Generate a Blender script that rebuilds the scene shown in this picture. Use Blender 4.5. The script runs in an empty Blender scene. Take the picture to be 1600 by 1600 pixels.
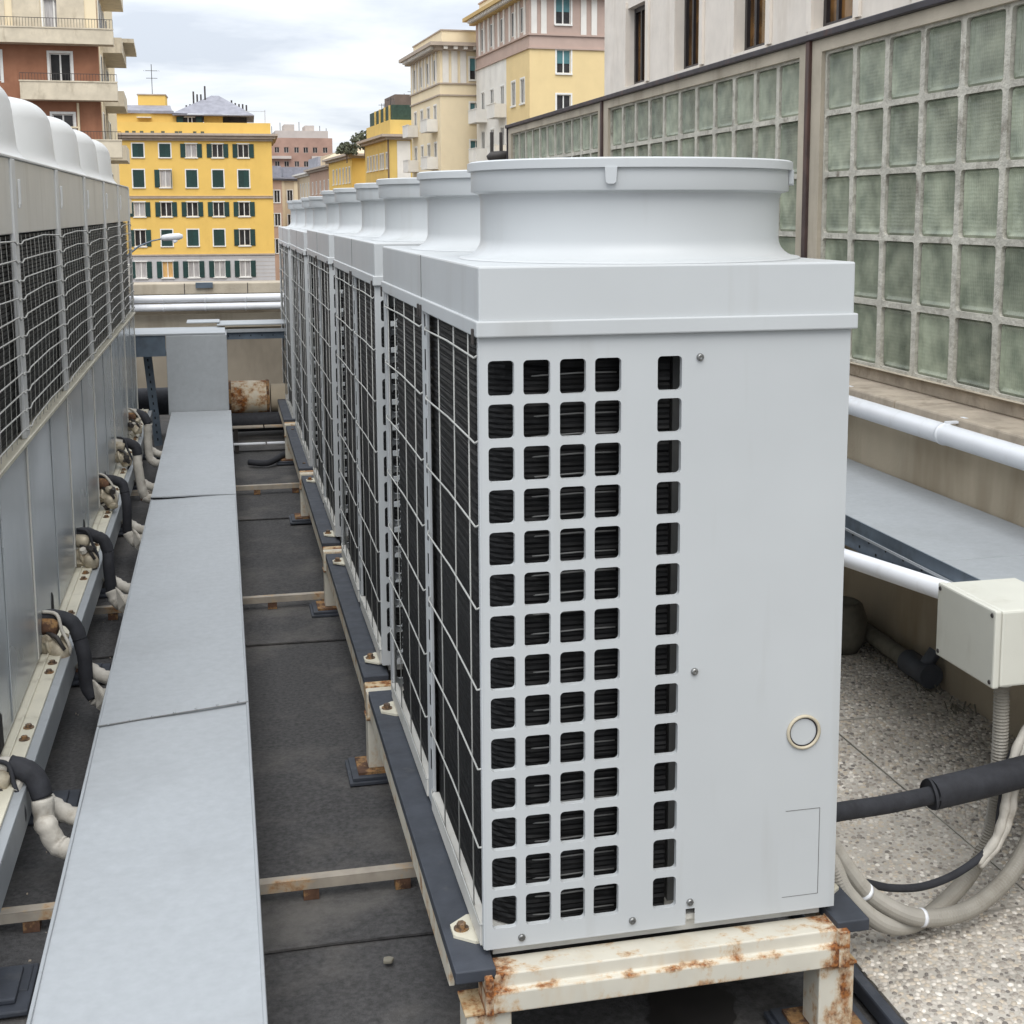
import bpy, math, random
import numpy as np
from mathutils import Vector, Matrix
R = math.radians
rnd = random.Random(7)
scene = bpy.context.scene
col = scene.collection

# ------------------------------------------------------------------ camera
cam_data = bpy.data.cameras.new('camera')
cam = bpy.data.objects.new('camera', cam_data)
col.objects.link(cam)
scene.camera = cam
YAW, PITCH, ROLL = 0.22830, 0.14121, -0.00341
def cam_axes(yaw, pitch, roll):
    fwd = Vector((math.sin(yaw)*math.cos(pitch), math.cos(yaw)*math.cos(pitch), -math.sin(pitch)))
    right = Vector((math.cos(yaw), -math.sin(yaw), 0))
    up = right.cross(fwd)
    r2 = right*math.cos(roll) + up*math.sin(roll)
    u2 = -right*math.sin(roll) + up*math.cos(roll)
    return r2, u2, fwd
_r, _u, _f = cam_axes(YAW, PITCH, ROLL)
m = Matrix((( _r.x, _u.x, -_f.x, -0.4715), (_r.y, _u.y, -_f.y, -2.4957), (_r.z, _u.z, -_f.z, 1.4782), (0, 0, 0, 1)))
cam.matrix_world = m
cam_data.sensor_width = 36.0
cam_data.lens = 2107.27/1600*36
cam_data.shift_x = -0.0238
cam_data.shift_y = -0.1076
cam_data.clip_start = 0.05
cam_data.clip_end = 3000

# ------------------------------------------------------------------ world, sun, exposure
SUN_EL, SUN_AZ = R(54), R(186)      # azimuth clockwise from +Y: behind the camera, slightly left
world = bpy.data.worlds.new('World')
scene.world = world
world.use_nodes = True
wn, wl = world.node_tree.nodes, world.node_tree.links
wn.clear()
def wnode(t, **k):
    n = wn.new(t)
    for a, b in k.items(): setattr(n, a, b)
    return n
sky = wnode('ShaderNodeTexSky', sky_type='NISHITA', sun_disc=False, sun_elevation=SUN_EL, sun_rotation=SUN_AZ)
tc = wnode('ShaderNodeTexCoord')
sep = wnode('ShaderNodeSeparateXYZ'); wl.new(tc.outputs['Generated'], sep.inputs[0])
ab = wnode('ShaderNodeMath', operation='ABSOLUTE'); wl.new(sep.outputs[2], ab.inputs[0])
zz = wnode('ShaderNodeMath', operation='ADD'); wl.new(ab.outputs[0], zz.inputs[0]); zz.inputs[1].default_value = 0.09
dx = wnode('ShaderNodeMath', operation='DIVIDE'); wl.new(sep.outputs[0], dx.inputs[0]); wl.new(zz.outputs[0], dx.inputs[1])
dy = wnode('ShaderNodeMath', operation='DIVIDE'); wl.new(sep.outputs[1], dy.inputs[0]); wl.new(zz.outputs[0], dy.inputs[1])
cmb = wnode('ShaderNodeCombineXYZ'); wl.new(dx.outputs[0], cmb.inputs[0]); wl.new(dy.outputs[0], cmb.inputs[1])
cn = wnode('ShaderNodeTexNoise'); cn.inputs['Scale'].default_value = 1.15; cn.inputs['Detail'].default_value = 7; cn.inputs['Roughness'].default_value = 0.52
cn.inputs['Distortion'].default_value = 0.4
wl.new(cmb.outputs[0], cn.inputs['Vector'])
cr = wnode('ShaderNodeValToRGB')
cr.color_ramp.elements[0].position = 0.36; cr.color_ramp.elements[0].color = (4.3, 4.65, 5.2, 1)
cr.color_ramp.elements[1].position = 0.66; cr.color_ramp.elements[1].color = (6.7, 6.8, 6.95, 1)
e = cr.color_ramp.elements.new(0.50); e.color = (5.5, 5.8, 6.2, 1)
wl.new(cn.outputs['Fac'], cr.inputs[0])
mx = wnode('ShaderNodeMix', data_type='RGBA'); mx.inputs[0].default_value = 0.95
# an overcast sky is about twice as bright overhead as near the horizon
zen = wnode('ShaderNodeMath', operation='MULTIPLY_ADD'); wl.new(ab.outputs[0], zen.inputs[0]); zen.inputs[1].default_value = 1.5; zen.inputs[2].default_value = 1.0
zsc = wnode('ShaderNodeVectorMath', operation='SCALE'); wl.new(cr.outputs[0], zsc.inputs[0]); wl.new(zen.outputs[0], zsc.inputs['Scale'])
wl.new(sky.outputs[0], mx.inputs[6]); wl.new(zsc.outputs[0], mx.inputs[7])
bg = wnode('ShaderNodeBackground'); bg.inputs[1].default_value = 0.115
wl.new(mx.outputs[2], bg.inputs[0])
wo = wnode('ShaderNodeOutputWorld'); wl.new(bg.outputs[0], wo.inputs[0])

sun_data = bpy.data.lights.new('sun', 'SUN')
sun_data.energy = 1.5; sun_data.angle = R(45); sun_data.color = (1.0, 0.97, 0.925)
sun = bpy.data.objects.new('sun', sun_data); col.objects.link(sun)
sd = Vector((math.sin(SUN_AZ)*math.cos(SUN_EL), math.cos(SUN_AZ)*math.cos(SUN_EL), math.sin(SUN_EL)))
sun.rotation_euler = sd.to_track_quat('Z', 'Y').to_euler()
sun.location = (0, -10, 20)

scene.view_settings.view_transform = 'Standard'
scene.view_settings.look = 'None'
scene.view_settings.exposure = 0.38
scene.view_settings.gamma = 1.0
scene.view_settings.use_curve_mapping = False
scene.cycles.max_bounces = 6; scene.cycles.diffuse_bounces = 3; scene.cycles.glossy_bounces = 3; scene.cycles.transmission_bounces = 2

# ------------------------------------------------------------------ materials
def S(r, g, b, k=1.0):
    f = lambda c: (c/255/12.92 if c/255 <= .04045 else ((c/255+.055)/1.055)**2.4)*k
    return (f(r), f(g), f(b), 1)
MATS = {}
def M(name, base, rough=.6, metal=0.0, var=.10, scale=5, bump=0.0, bscale=60, dirt=None, rust=None, spec=.5, coat=0.0, rand=0.0, stretch=(1, 1, 1)):
    """dirt=(colour, scale, threshold, strength, vertical stretch); rust=(scale, threshold, softness)"""
    mt = bpy.data.materials.new(name); mt.use_nodes = True
    n, l = mt.node_tree.nodes, mt.node_tree.links
    b = n['Principled BSDF']
    b.inputs['Roughness'].default_value = rough; b.inputs['Metallic'].default_value = metal
    b.inputs['Specular IOR Level'].default_value = spec; b.inputs['Coat Weight'].default_value = coat
    tc = n.new('ShaderNodeTexCoord'); oi = n.new('ShaderNodeObjectInfo')
    ofs = n.new('ShaderNodeVectorMath'); ofs.operation = 'ADD'
    sc = n.new('ShaderNodeVectorMath'); sc.operation = 'SCALE'; sc.inputs['Scale'].default_value = 37.0
    cx = n.new('ShaderNodeCombineXYZ'); l.new(oi.outputs['Random'], cx.inputs[0]); l.new(oi.outputs['Random'], cx.inputs[2])
    l.new(cx.outputs[0], sc.inputs[0]); l.new(tc.outputs['Object'], ofs.inputs[0]); l.new(sc.outputs[0], ofs.inputs[1])
    mp = n.new('ShaderNodeMapping'); mp.inputs['Scale'].default_value = stretch; l.new(ofs.outputs[0], mp.inputs[0])
    def noise(s, d=3, r=.6, vec=None):
        t = n.new('ShaderNodeTexNoise'); t.inputs['Scale'].default_value = s; t.inputs['Detail'].default_value = d; t.inputs['Roughness'].default_value = r
        l.new(vec or mp.outputs[0], t.inputs['Vector']); return t
    def ramp(src, p0, p1):
        t = n.new('ShaderNodeMapRange'); t.inputs[1].default_value = p0; t.inputs[2].default_value = p1; l.new(src, t.inputs[0]); return t.outputs[0]
    def mix(fac, a, c):
        t = n.new('ShaderNodeMix'); t.data_type = 'RGBA'
        if hasattr(fac, 'links'): l.new(fac, t.inputs[0])
        else: t.inputs[0].default_value = fac
        for v, i in ((a, 6), (c, 7)):
            if hasattr(v, 'links'): l.new(v, t.inputs[i])
            else: t.inputs[i].default_value = v
        return t.outputs[2]
    t1 = noise(scale)
    lo = tuple(c*(1-var*1.6) for c in base[:3])+(1,); hi = tuple(min(1, c*(1+var*1.2)) for c in base[:3])+(1,)
    c = mix(ramp(t1.outputs['Fac'], .3, .7), lo, hi)
    if rand:
        hs = n.new('ShaderNodeHueSaturation'); mr = n.new('ShaderNodeMapRange'); mr.inputs[3].default_value = 1-rand; mr.inputs[4].default_value = 1+rand
        l.new(oi.outputs['Random'], mr.inputs[0]); l.new(mr.outputs[0], hs.inputs['Value']); l.new(c, hs.inputs['Color']); c = hs.outputs[0]
    rsock = None
    if dirt:
        dc, ds, th, st, vs = dirt
        m2 = n.new('ShaderNodeMapping'); m2.inputs['Scale'].default_value = (1, 1, vs); l.new(ofs.outputs[0], m2.inputs[0])
        t2 = noise(ds, 4, .65, m2.outputs[0])
        f = ramp(t2.outputs['Fac'], th, th+.22)
        mm = n.new('ShaderNodeMath'); mm.operation = 'MULTIPLY'; mm.inputs[1].default_value = st; l.new(f, mm.inputs[0])
        c = mix(mm.outputs[0], c, dc)
    if rust:
        rs, th, soft = rust
        t3 = noise(rs, 7, .68); t4 = noise(rs*6, 2)
        tf = t3.outputs['Fac']
        if name == 'beam_rust':      # rust starts at the beam ends, along the weld seam and at the leg tops
            sx = n.new('ShaderNodeSeparateXYZ'); l.new(tc.outputs['Object'], sx.inputs[0])
            def near(sock, centre, half, amt):
                a = n.new('ShaderNodeMath'); a.operation = 'SUBTRACT'; a.inputs[1].default_value = centre; l.new(sock, a.inputs[0])
                b2 = n.new('ShaderNodeMath'); b2.operation = 'ABSOLUTE'; l.new(a.outputs[0], b2.inputs[0])
                mr_ = n.new('ShaderNodeMapRange'); mr_.inputs[1].default_value = 0; mr_.inputs[2].default_value = half; mr_.inputs[3].default_value = amt; mr_.inputs[4].default_value = 0; l.new(b2.outputs[0], mr_.inputs[0]); return mr_.outputs[0]
            for q in (near(sx.outputs[0], .0, .07, .22), near(sx.outputs[0], .765, .08, .24), near(sx.outputs[2], -.0595, .008, .15), near(sx.outputs[2], -.106, .018, .16), near(sx.outputs[2], -.028, .006, .08)):
                ad_ = n.new('ShaderNodeMath'); ad_.operation = 'ADD'; l.new(tf, ad_.inputs[0]); l.new(q, ad_.inputs[1]); tf = ad_.outputs[0]
        f = ramp(tf, th, th+soft)
        rc = mix(ramp(t4.outputs['Fac'], .35, .65), S(92, 54, 32), S(158, 102, 54))
        halo = ramp(tf, th-.07, th+.03)
        hm = n.new('ShaderNodeMath'); hm.operation = 'MULTIPLY'; hm.inputs[1].default_value = .55; l.new(halo, hm.inputs[0])
        c = mix(hm.outputs[0], c, S(188, 150, 98))
        c = mix(f, c, rc)
        rr = n.new('ShaderNodeMapRange'); rr.inputs[3].default_value = rough; rr.inputs[4].default_value = .95; l.new(f, rr.inputs[0]); rsock = rr.outputs[0]
    l.new(c, b.inputs['Base Color'])
    if rsock: l.new(rsock, b.inputs['Roughness'])
    else:
        t5 = noise(scale*2.3, 1)
        rr = n.new('ShaderNodeMapRange'); rr.inputs[3].default_value = max(.03, rough-.10); rr.inputs[4].default_value = min(1, rough+.10); l.new(t5.outputs['Fac'], rr.inputs[0]); l.new(rr.outputs[0], b.inputs['Roughness'])
    if bump:
        t6 = noise(bscale, 3, .7)
        bp = n.new('ShaderNodeBump'); bp.inputs['Strength'].default_value = min(1, bump); bp.inputs['Distance'].default_value = .004 if bump < 1 else .01
        l.new(t6.outputs['Fac'], bp.inputs['Height']); l.new(bp.outputs[0], b.inputs['Normal'])
    MATS[name] = mt
    return mt

DUST = S(120, 112, 98)
M('paint_grey', S(188, 191, 192), .42, var=.03, scale=2.0, bump=.06, bscale=11, dirt=(S(154, 151, 143), 7, .56, .34, .10), spec=.4)
M('paint_warm', S(206, 204, 197), .45, var=.04, scale=2.5, bump=.05, bscale=10, dirt=(S(160, 153, 138), 6, .53, .45, .15), spec=.4)
M('paint_cream', S(205, 200, 182), .5, var=.06, dirt=(S(110, 95, 70), 9, .55, .6, .3))
M('dome_white', S(208, 209, 208), .48, var=.03, scale=2, dirt=(S(168, 165, 156), 5, .56, .35, .2))
M('wire', S(178, 178, 173), .45, var=.06)
M('coil_black', S(15, 15, 16), .6, var=.4, scale=26, spec=.28, dirt=(S(44, 42, 40), 26, .57, .6, 3))
M('coil_grey', S(58, 58, 56), .65, var=.25, scale=13, dirt=(S(34, 34, 33), 9, .48, .6, .25), spec=.3)
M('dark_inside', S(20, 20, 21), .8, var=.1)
M('steel_screw', S(140, 140, 138), .3, metal=.8, var=.1)
M('rusty_bolt', S(110, 92, 78), .6, metal=.4, var=.3, scale=60, rust=(60, .55, .1))
M('galvanised', S(157, 161, 164), .52, metal=.15, var=.05, scale=3.5, bump=.10, bscale=9, dirt=(S(120, 122, 123), 26, .58, .4, 1), spec=.4)
M('galv_duct', S(163, 167, 170), .5, metal=.12, var=.035, scale=30, bump=.10, bscale=6, dirt=(S(140, 142, 143), 2.4, .52, .3, 1), spec=.4)
M('galv_panel', S(186, 191, 193), .24, metal=.35, var=.04, scale=1.2, bump=.10, bscale=1.4, dirt=(S(152, 156, 156), 2.0, .52, .35, .6))
M('plate_grey', S(112, 112, 110), .6, var=.1)
M('galv_dark', S(98, 110, 122), .5, metal=.4, var=.14, scale=6, dirt=(S(70, 74, 78), 10, .5, .6, 1))
M('rubber', S(58, 62, 70), .6, var=.16, scale=12, bump=.2, bscale=50, dirt=(S(110, 110, 108), 14, .58, .35, 1))
M('rubber_foam', S(44, 45, 50), .8, var=.18, scale=25, bump=.25, bscale=120)
M('membrane', S(78, 77, 77), .9, var=.22, scale=70, bump=.9, bscale=150, dirt=(S(118, 114, 109), 2.1, .50, .6, 1), spec=.25)
M('steel_rusty', S(204, 198, 182), .6, var=.06, scale=8, rust=(18, .56, .14), dirt=(S(172, 144, 102), 12, .52, .5, .3))
M('beam_rust', S(202, 197, 183), .6, var=.06, scale=8, rust=(26, .66, .13), dirt=(S(184, 152, 100), 8, .54, .5, .3), stretch=(.8, 1, .6))
M('steel_rust_heavy', S(200, 182, 150), .6, var=.1, scale=10, rust=(16, .47, .09), dirt=(S(140, 105, 66), 14, .45, .6, .4))
M('drum', S(206, 196, 176), .6, var=.1, rust=(9, .47, .12))
M('rust', S(92, 66, 50), .9, var=.3, scale=30, rust=(20, .56, .2))
M('bar_steel', S(160, 151, 138), .6, var=.12, scale=14, rust=(9, .60, .10))
M('concrete', S(178, 168, 151), .85, var=.10, scale=3, bump=.5, bscale=60, dirt=(S(122, 110, 93), 3.4, .52, .6, .22), spec=.25)
M('parapet_concrete_shaded', S(146, 137, 123), .88, var=.12, scale=2.0, bump=.45, bscale=70, dirt=(S(104, 95, 82), 2.2, .47, .6, .4), spec=.2)  # darker version of concrete_stained: the back wall's shade is put into the colour
M('concrete_ledge', S(170, 158, 142), .9, var=.14, scale=9, bump=.9, bscale=38, dirt=(S(106, 95, 80), 11, .54, .65, .6), spec=.2)
M('concrete_stained', S(184, 171, 150), .88, var=.10, scale=2.0, bump=.45, bscale=70, dirt=(S(132, 116, 93), 2.6, .48, .6, .25), spec=.2)
M('mortar', S(188, 184, 172), .85, var=.14, scale=9, bump=1.0, bscale=30, dirt=(S(104, 95, 82), 17, .535, .8, .8), spec=.25)
M('pipe_white', S(226, 228, 232), .35, var=.03, scale=4, dirt=(S(180, 175, 165), 9, .57, .4, .5))
M('wrap_white', S(190, 185, 175), .75, var=.10, scale=18, bump=.7, bscale=34, dirt=(S(112, 98, 80), 17, .54, .75, .7))
M('valve', S(176, 166, 146), .55, metal=.2, var=.2, scale=25, dirt=(S(112, 80, 52), 22, .54, .8, 1))
M('coping', S(48, 44, 50), .5, metal=.3, var=.2, scale=6, dirt=(S(100, 62, 46), 8, .56, .6, .3))
M('downpipe', S(70, 55, 52), .55, metal=.2, var=.25, scale=8, dirt=(S(120, 76, 58), 5, .5, .7, .2))
M('box_cream', S(210, 209, 198), .45, var=.03, scale=4, dirt=(S(172, 168, 152), 8, .56, .4, .4))
M('conduit', S(158, 153, 143), .55, var=.08, scale=12, dirt=(S(104, 96, 84), 12, .52, .5, 1))
M('ring_tan', S(188, 178, 156), .5, var=.05)
M('slab_base', S(184, 178, 168), .9, var=.10, scale=7, bump=.6, bscale=90, dirt=(S(140, 132, 119), 3, .56, .5, 1), spec=.25)
M('jar', S(120, 116, 104), .8, var=.2, scale=10, dirt=(S(70, 64, 56), 8, .5, .6, .6))
M('plastic_dark', S(74, 78, 86), .5, var=.15, scale=10)
M('stone_pale', S(226, 217, 205), .85, var=.05, scale=2.2, bump=.3, bscale=22, dirt=(S(190, 178, 162), 2.4, .54, .45, .25), spec=.2)
M('frame_dark', S(40, 36, 38), .4, var=.15)
M('amber_glass', S(104, 74, 40), .12, var=.5, scale=2.2, spec=.6)
# town
M('wall_yellow', S(228, 190, 106), .85, var=.03, scale=.5, dirt=(S(205, 165, 90), .8, .55, .4, .3), spec=.15)
M('wall_stone_grey', S(188, 186, 186), .85, var=.05, scale=.6, dirt=(S(150, 147, 145), 1.2, .55, .4, .4), spec=.2)
M('trim_grey', S(178, 164, 150), .85, var=.08, scale=1.5, spec=.2)
M('wall_brick', S(158, 112, 88), .9, var=.10, scale=.9, dirt=(S(120, 82, 64), 1.1, .52, .5, .25), bump=.3, bscale=30, spec=.15)
M('wall_cream', S(230, 214, 182), .85, var=.03, scale=.5, dirt=(S(208, 190, 156), .9, .57, .4, .25), spec=.15)
M('wall_apricot', S(226, 202, 152), .85, var=.03, scale=.5, dirt=(S(210, 182, 130), .8, .58, .4, .25), spec=.15)
M('wall_ochre', S(216, 186, 112), .85, var=.05, scale=.5, dirt=(S(180, 152, 90), .8, .55, .4, .3), spec=.15)
M('wall_mauve', S(184, 162, 150), .85, var=.05, scale=.6, spec=.15)
M('wall_pink', S(182, 152, 132), .85, var=.06, scale=.6, dirt=(S(150, 122, 104), .9, .55, .5, .3), spec=.15)
M('wall_beige', S(206, 188, 160), .85, var=.06, scale=.6, dirt=(S(165, 148, 125), .9, .54, .5, .3), spec=.15)
M('wall_pale', S(226, 222, 214), .85, var=.05, scale=.7, dirt=(S(190, 184, 174), 1, .55, .4, .3), spec=.15)
M('balcony', S(206, 194, 172), .85, var=.08, scale=1.4, dirt=(S(140, 126, 104), 1.8, .54, .6, .35), spec=.15)
M('cornice_tan', S(196, 168, 116), .85, var=.06, spec=.15)
M('tower_brick', S(164, 134, 120), .9, var=.12, scale=.3, spec=.1)
M('tower_pale', S(188, 178, 170), .9, var=.06, scale=.3, spec=.1)
M('shutter_green', S(22, 58, 54), .6, var=.15, scale=4, rand=.2)
M('blind_teal', S(78, 122, 126), .6, var=.08, scale=3, rand=.1)
M('white_paint', S(228, 226, 220), .6, var=.04)
M('pane_dark', S(52, 50, 50), .4, var=.4, scale=1.2, rand=.5, spec=.25)
M('pane_curtain', S(176, 172, 170), .35, var=.18, scale=3, rand=.12, stretch=(5, 5, .4))
M('pane_lit', S(214, 172, 112), .35, var=.18, scale=3, stretch=(5, 5, .4))
M('roof_slate', S(138, 138, 146), .7, var=.12, scale=1.5)
M('roof_brown', S(112, 96, 86), .8, var=.12, scale=1.5)
M('iron', S(58, 54, 52), .6, var=.2)
M('hedge', S(92, 96, 78), .9, var=.35, scale=1.5, bump=1, bscale=6)
M('terrace_net', S(52, 72, 62), .9, var=.2, scale=2)
M('asphalt', S(78, 78, 80), .9, var=.12, scale=.2)
M('lamp_grey', S(196, 198, 200), .4, var=.05)

def pebble_material():
    mt = bpy.data.materials.new('pebbles'); mt.use_nodes = True
    n, l = mt.node_tree.nodes, mt.node_tree.links
    b = n['Principled BSDF']; b.inputs['Roughness'].default_value = .7; b.inputs['Specular IOR Level'].default_value = .3
    g = n.new('ShaderNodeNewGeometry'); r = n.new('ShaderNodeValToRGB')
    el = r.color_ramp.elements
    el[0].position = 0; el[0].color = S(108, 104, 100); el[1].position = 1; el[1].color = S(236, 230, 220)
    for p, c in ((.10, S(146, 139, 131)), (.30, S(174, 166, 155)), (.45, S(202, 188, 168)), (.62, S(188, 182, 174)), (.85, S(204, 196, 184))):
        x = el.new(p); x.color = c
    l.new(g.outputs['Random Per Island'], r.inputs[0])
    tc = n.new('ShaderNodeTexCoord'); t = n.new('ShaderNodeTexNoise'); t.inputs['Scale'].default_value = 2.6; t.inputs['Detail'].default_value = 5
    l.new(tc.outputs['Object'], t.inputs['Vector'])
    mr = n.new('ShaderNodeMapRange'); mr.inputs[1].default_value = .40; mr.inputs[2].default_value = .62; mr.inputs[3].default_value = 0; mr.inputs[4].default_value = .26; l.new(t.outputs['Fac'], mr.inputs[0])
    mxn = n.new('ShaderNodeMix'); mxn.data_type = 'RGBA'; mxn.inputs[7].default_value = S(140, 131, 118)
    l.new(mr.outputs[0], mxn.inputs[0]); l.new(r.outputs[0], mxn.inputs[6]); l.new(mxn.outputs[2], b.inputs['Base Color'])
    MATS['pebbles'] = mt
pebble_material()

def glass_block_material():
    mt = bpy.data.materials.new('block_glass'); mt.use_nodes = True
    n, l = mt.node_tree.nodes, mt.node_tree.links
    b = n['Principled BSDF']; b.inputs['Roughness'].default_value = .16; b.inputs['Specular IOR Level'].default_value = .6
    tc = n.new('ShaderNodeTexCoord'); oi = n.new('ShaderNodeObjectInfo')
    cx = n.new('ShaderNodeCombineXYZ')
    mul = n.new('ShaderNodeMath'); mul.operation = 'MULTIPLY'; mul.inputs[1].default_value = 50; l.new(oi.outputs['Random'], mul.inputs[0])
    l.new(mul.outputs[0], cx.inputs[0]); l.new(mul.outputs[0], cx.inputs[1])
    ad = n.new('ShaderNodeVectorMath'); ad.operation = 'ADD'; l.new(tc.outputs['Object'], ad.inputs[0]); l.new(cx.outputs[0], ad.inputs[1])
    t = n.new('ShaderNodeTexNoise'); t.inputs['Scale'].default_value = 9; t.inputs['Detail'].default_value = 5; l.new(ad.outputs[0], t.inputs['Vector'])
    r = n.new('ShaderNodeValToRGB'); r.color_ramp.elements[0].position = .3; r.color_ramp.elements[0].color = S(108, 116, 100); r.color_ramp.elements[1].position = .72; r.color_ramp.elements[1].color = S(166, 172, 150)
    l.new(t.outputs['Fac'], r.inputs[0])
    hs = n.new('ShaderNodeHueSaturation'); mr = n.new('ShaderNodeMapRange'); mr.inputs[3].default_value = .74; mr.inputs[4].default_value = 1.16
    l.new(oi.outputs['Random'], mr.inputs[0]); l.new(mr.outputs[0], hs.inputs['Value']); l.new(r.outputs[0], hs.inputs['Color']); l.new(hs.outputs[0], b.inputs['Base Color'])
    # pressed waffle relief: vertical flutes outside, horizontal flutes inside
    def wave(axis, s, d):
        w = n.new('ShaderNodeTexWave'); w.bands_direction = axis; w.inputs['Scale'].default_value = s; w.inputs['Distortion'].default_value = d; w.inputs['Detail'].default_value = 2; l.new(ad.outputs[0], w.inputs['Vector']); return w
    w1, w2 = wave('Y', 26, 1.2), wave('Z', 21, 2.2)
    w2m = n.new('ShaderNodeMath'); w2m.operation = 'MULTIPLY'; w2m.inputs[1].default_value = .25; l.new(w2.outputs['Fac'], w2m.inputs[0])
    s = n.new('ShaderNodeMath'); s.operation = 'ADD'; l.new(w1.outputs['Fac'], s.inputs[0]); l.new(w2m.outputs[0], s.inputs[1])
    bp = n.new('ShaderNodeBump'); bp.inputs['Strength'].default_value = .38; bp.inputs['Distance'].default_value = .003
    l.new(s.outputs[0], bp.inputs['Height']); l.new(bp.outputs[0], b.inputs['Normal'])
    MATS['block_glass'] = mt
glass_block_material()

# ------------------------------------------------------------------ mesh helpers
class MB:
    def __init__(s): s.v = []; s.f = []
    def quad(s, *p):
        i = len(s.v); s.v += [tuple(q) for q in p]; s.f.append(tuple(range(i, i+len(p)))); return s
    def box(s, x0, x1, y0, y1, z0, z1, mtx=None):
        i = len(s.v)
        P = [(x0, y0, z0), (x1, y0, z0), (x1, y1, z0), (x0, y1, z0), (x0, y0, z1), (x1, y0, z1), (x1, y1, z1), (x0, y1, z1)]
        if mtx: P = [tuple(mtx @ Vector(p)) for p in P]
        s.v += P
        s.f += [tuple(i+k for k in q) for q in ((0, 3, 2, 1), (4, 5, 6, 7), (0, 1, 5, 4), (1, 2, 6, 5), (2, 3, 7, 6), (3, 0, 4, 7))]
        return s
    def prism(s, poly, z0, z1, axis='z'):
        """poly: list of 2D points (counter-clockwise seen from +axis)"""
        mp = {'z': lambda a, b, c: (a, b, c), 'x': lambda a, b, c: (c, a, b), 'y': lambda a, b, c: (b, c, a)}[axis]
        i = len(s.v); n = len(poly)
        s.v += [mp(a, b, z0) for a, b in poly] + [mp(a, b, z1) for a, b in poly]
        s.f.append(tuple(i+k for k in reversed(range(n)))); s.f.append(tuple(i+n+k for k in range(n)))
        for k in range(n):
            j = (k+1) % n; s.f.append((i+k, i+j, i+n+j, i+n+k))
        return s
    def tube(s, path, r, n=8, cap=True):
        path = [Vector(p) for p in path]; rr = r if hasattr(r, '__len__') else [r]*len(path)
        i = len(s.v); prev = None
        for k, p in enumerate(path):
            t = (path[min(k+1, len(path)-1)] - path[max(k-1, 0)]).normalized()
            if prev is None:
                a = Vector((0, 0, 1)) if abs(t.z) < .9 else Vector((1, 0, 0))
                u = t.cross(a).normalized()
            else:
                u = (prev - t*prev.dot(t)).normalized()
            prev = u; w = t.cross(u)
            for q in range(n):
                an = 2*math.pi*q/n
                s.v.append(tuple(p + (u*math.cos(an) + w*math.sin(an))*rr[k]))
        for k in range(len(path)-1):
            for q in range(n):
                a = i+k*n+q; b = i+k*n+(q+1) % n
                s.f.append((a, b, b+n, a+n))
        if cap:
            s.f.append(tuple(i+q for q in reversed(range(n)))); e = i+(len(path)-1)*n; s.f.append(tuple(e+q for q in range(n)))
        return s
    def lathe(s, prof, c=(0, 0, 0), n=48, a0=0.0, a1=2*math.pi):
        i = len(s.v); full = abs(a1-a0-2*math.pi) < 1e-6; m_ = n if full else n+1
        for r, z in prof:
            for q in range(m_):
                an = a0+(a1-a0)*q/n
                s.v.append((c[0]+r*math.cos(an), c[1]+r*math.sin(an), c[2]+z))
        for k in range(len(prof)-1):
            for q in range(n):
                q2 = (q+1) % m_
                s.f.append((i+k*m_+q, i+k*m_+q2, i+(k+1)*m_+q2, i+(k+1)*m_+q))
        return s
    def ring_cell(s, u0, u1, v0, v1, h, rad, to3, depth, k=4):
        """rectangle u0..v1 with a rounded hole h=(a0,a1,b0,b1), walls going in by depth; to3(u,v,d)"""
        a0, a1, b0, b1 = h
        corners = [((a1-rad, b1-rad), 0, (u1, v1)), ((a0+rad, b1-rad), 90, (u0, v1)), ((a0+rad, b0+rad), 180, (u0, v0)), ((a1-rad, b0+rad), 270, (u1, v0))]
        i = len(s.v); loop = []; outer = []
        for (cx, cy), st, oc in corners:
            outer.append(len(s.v)); s.v.append(to3(oc[0], oc[1], 0)); arc = []
            for q in range(k+1):
                an = R(st+90*q/k)
                arc.append(len(s.v)); s.v.append(to3(cx+rad*math.cos(an), cy+rad*math.sin(an), 0))
            loop.append(arc)
        for j in range(4):
            for q in range(k): s.f.append((outer[j], loop[j][q+1], loop[j][q]))
            nx = (j+1) % 4
            s.f.append((outer[j], outer[nx], loop[nx][0], loop[j][k]))
        fl = [x for a in loop for x in a]
        base = len(s.v)
        pts = []
        for (cx, cy), st, oc in corners:
            for q in range(k+1):
                an = R(st+90*q/k); pts.append(to3(cx+rad*math.cos(an), cy+rad*math.sin(an), depth))
        s.v += pts; nn = len(fl)
        for q in range(nn):
            s.f.append((fl[q], fl[(q+1) % nn], base+(q+1) % nn, base+q))
        return s
    def mesh(s, name):
        me = bpy.data.meshes.new(name); me.from_pydata(s.v, [], s.f); me.validate(); me.update()
        return me

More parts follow.
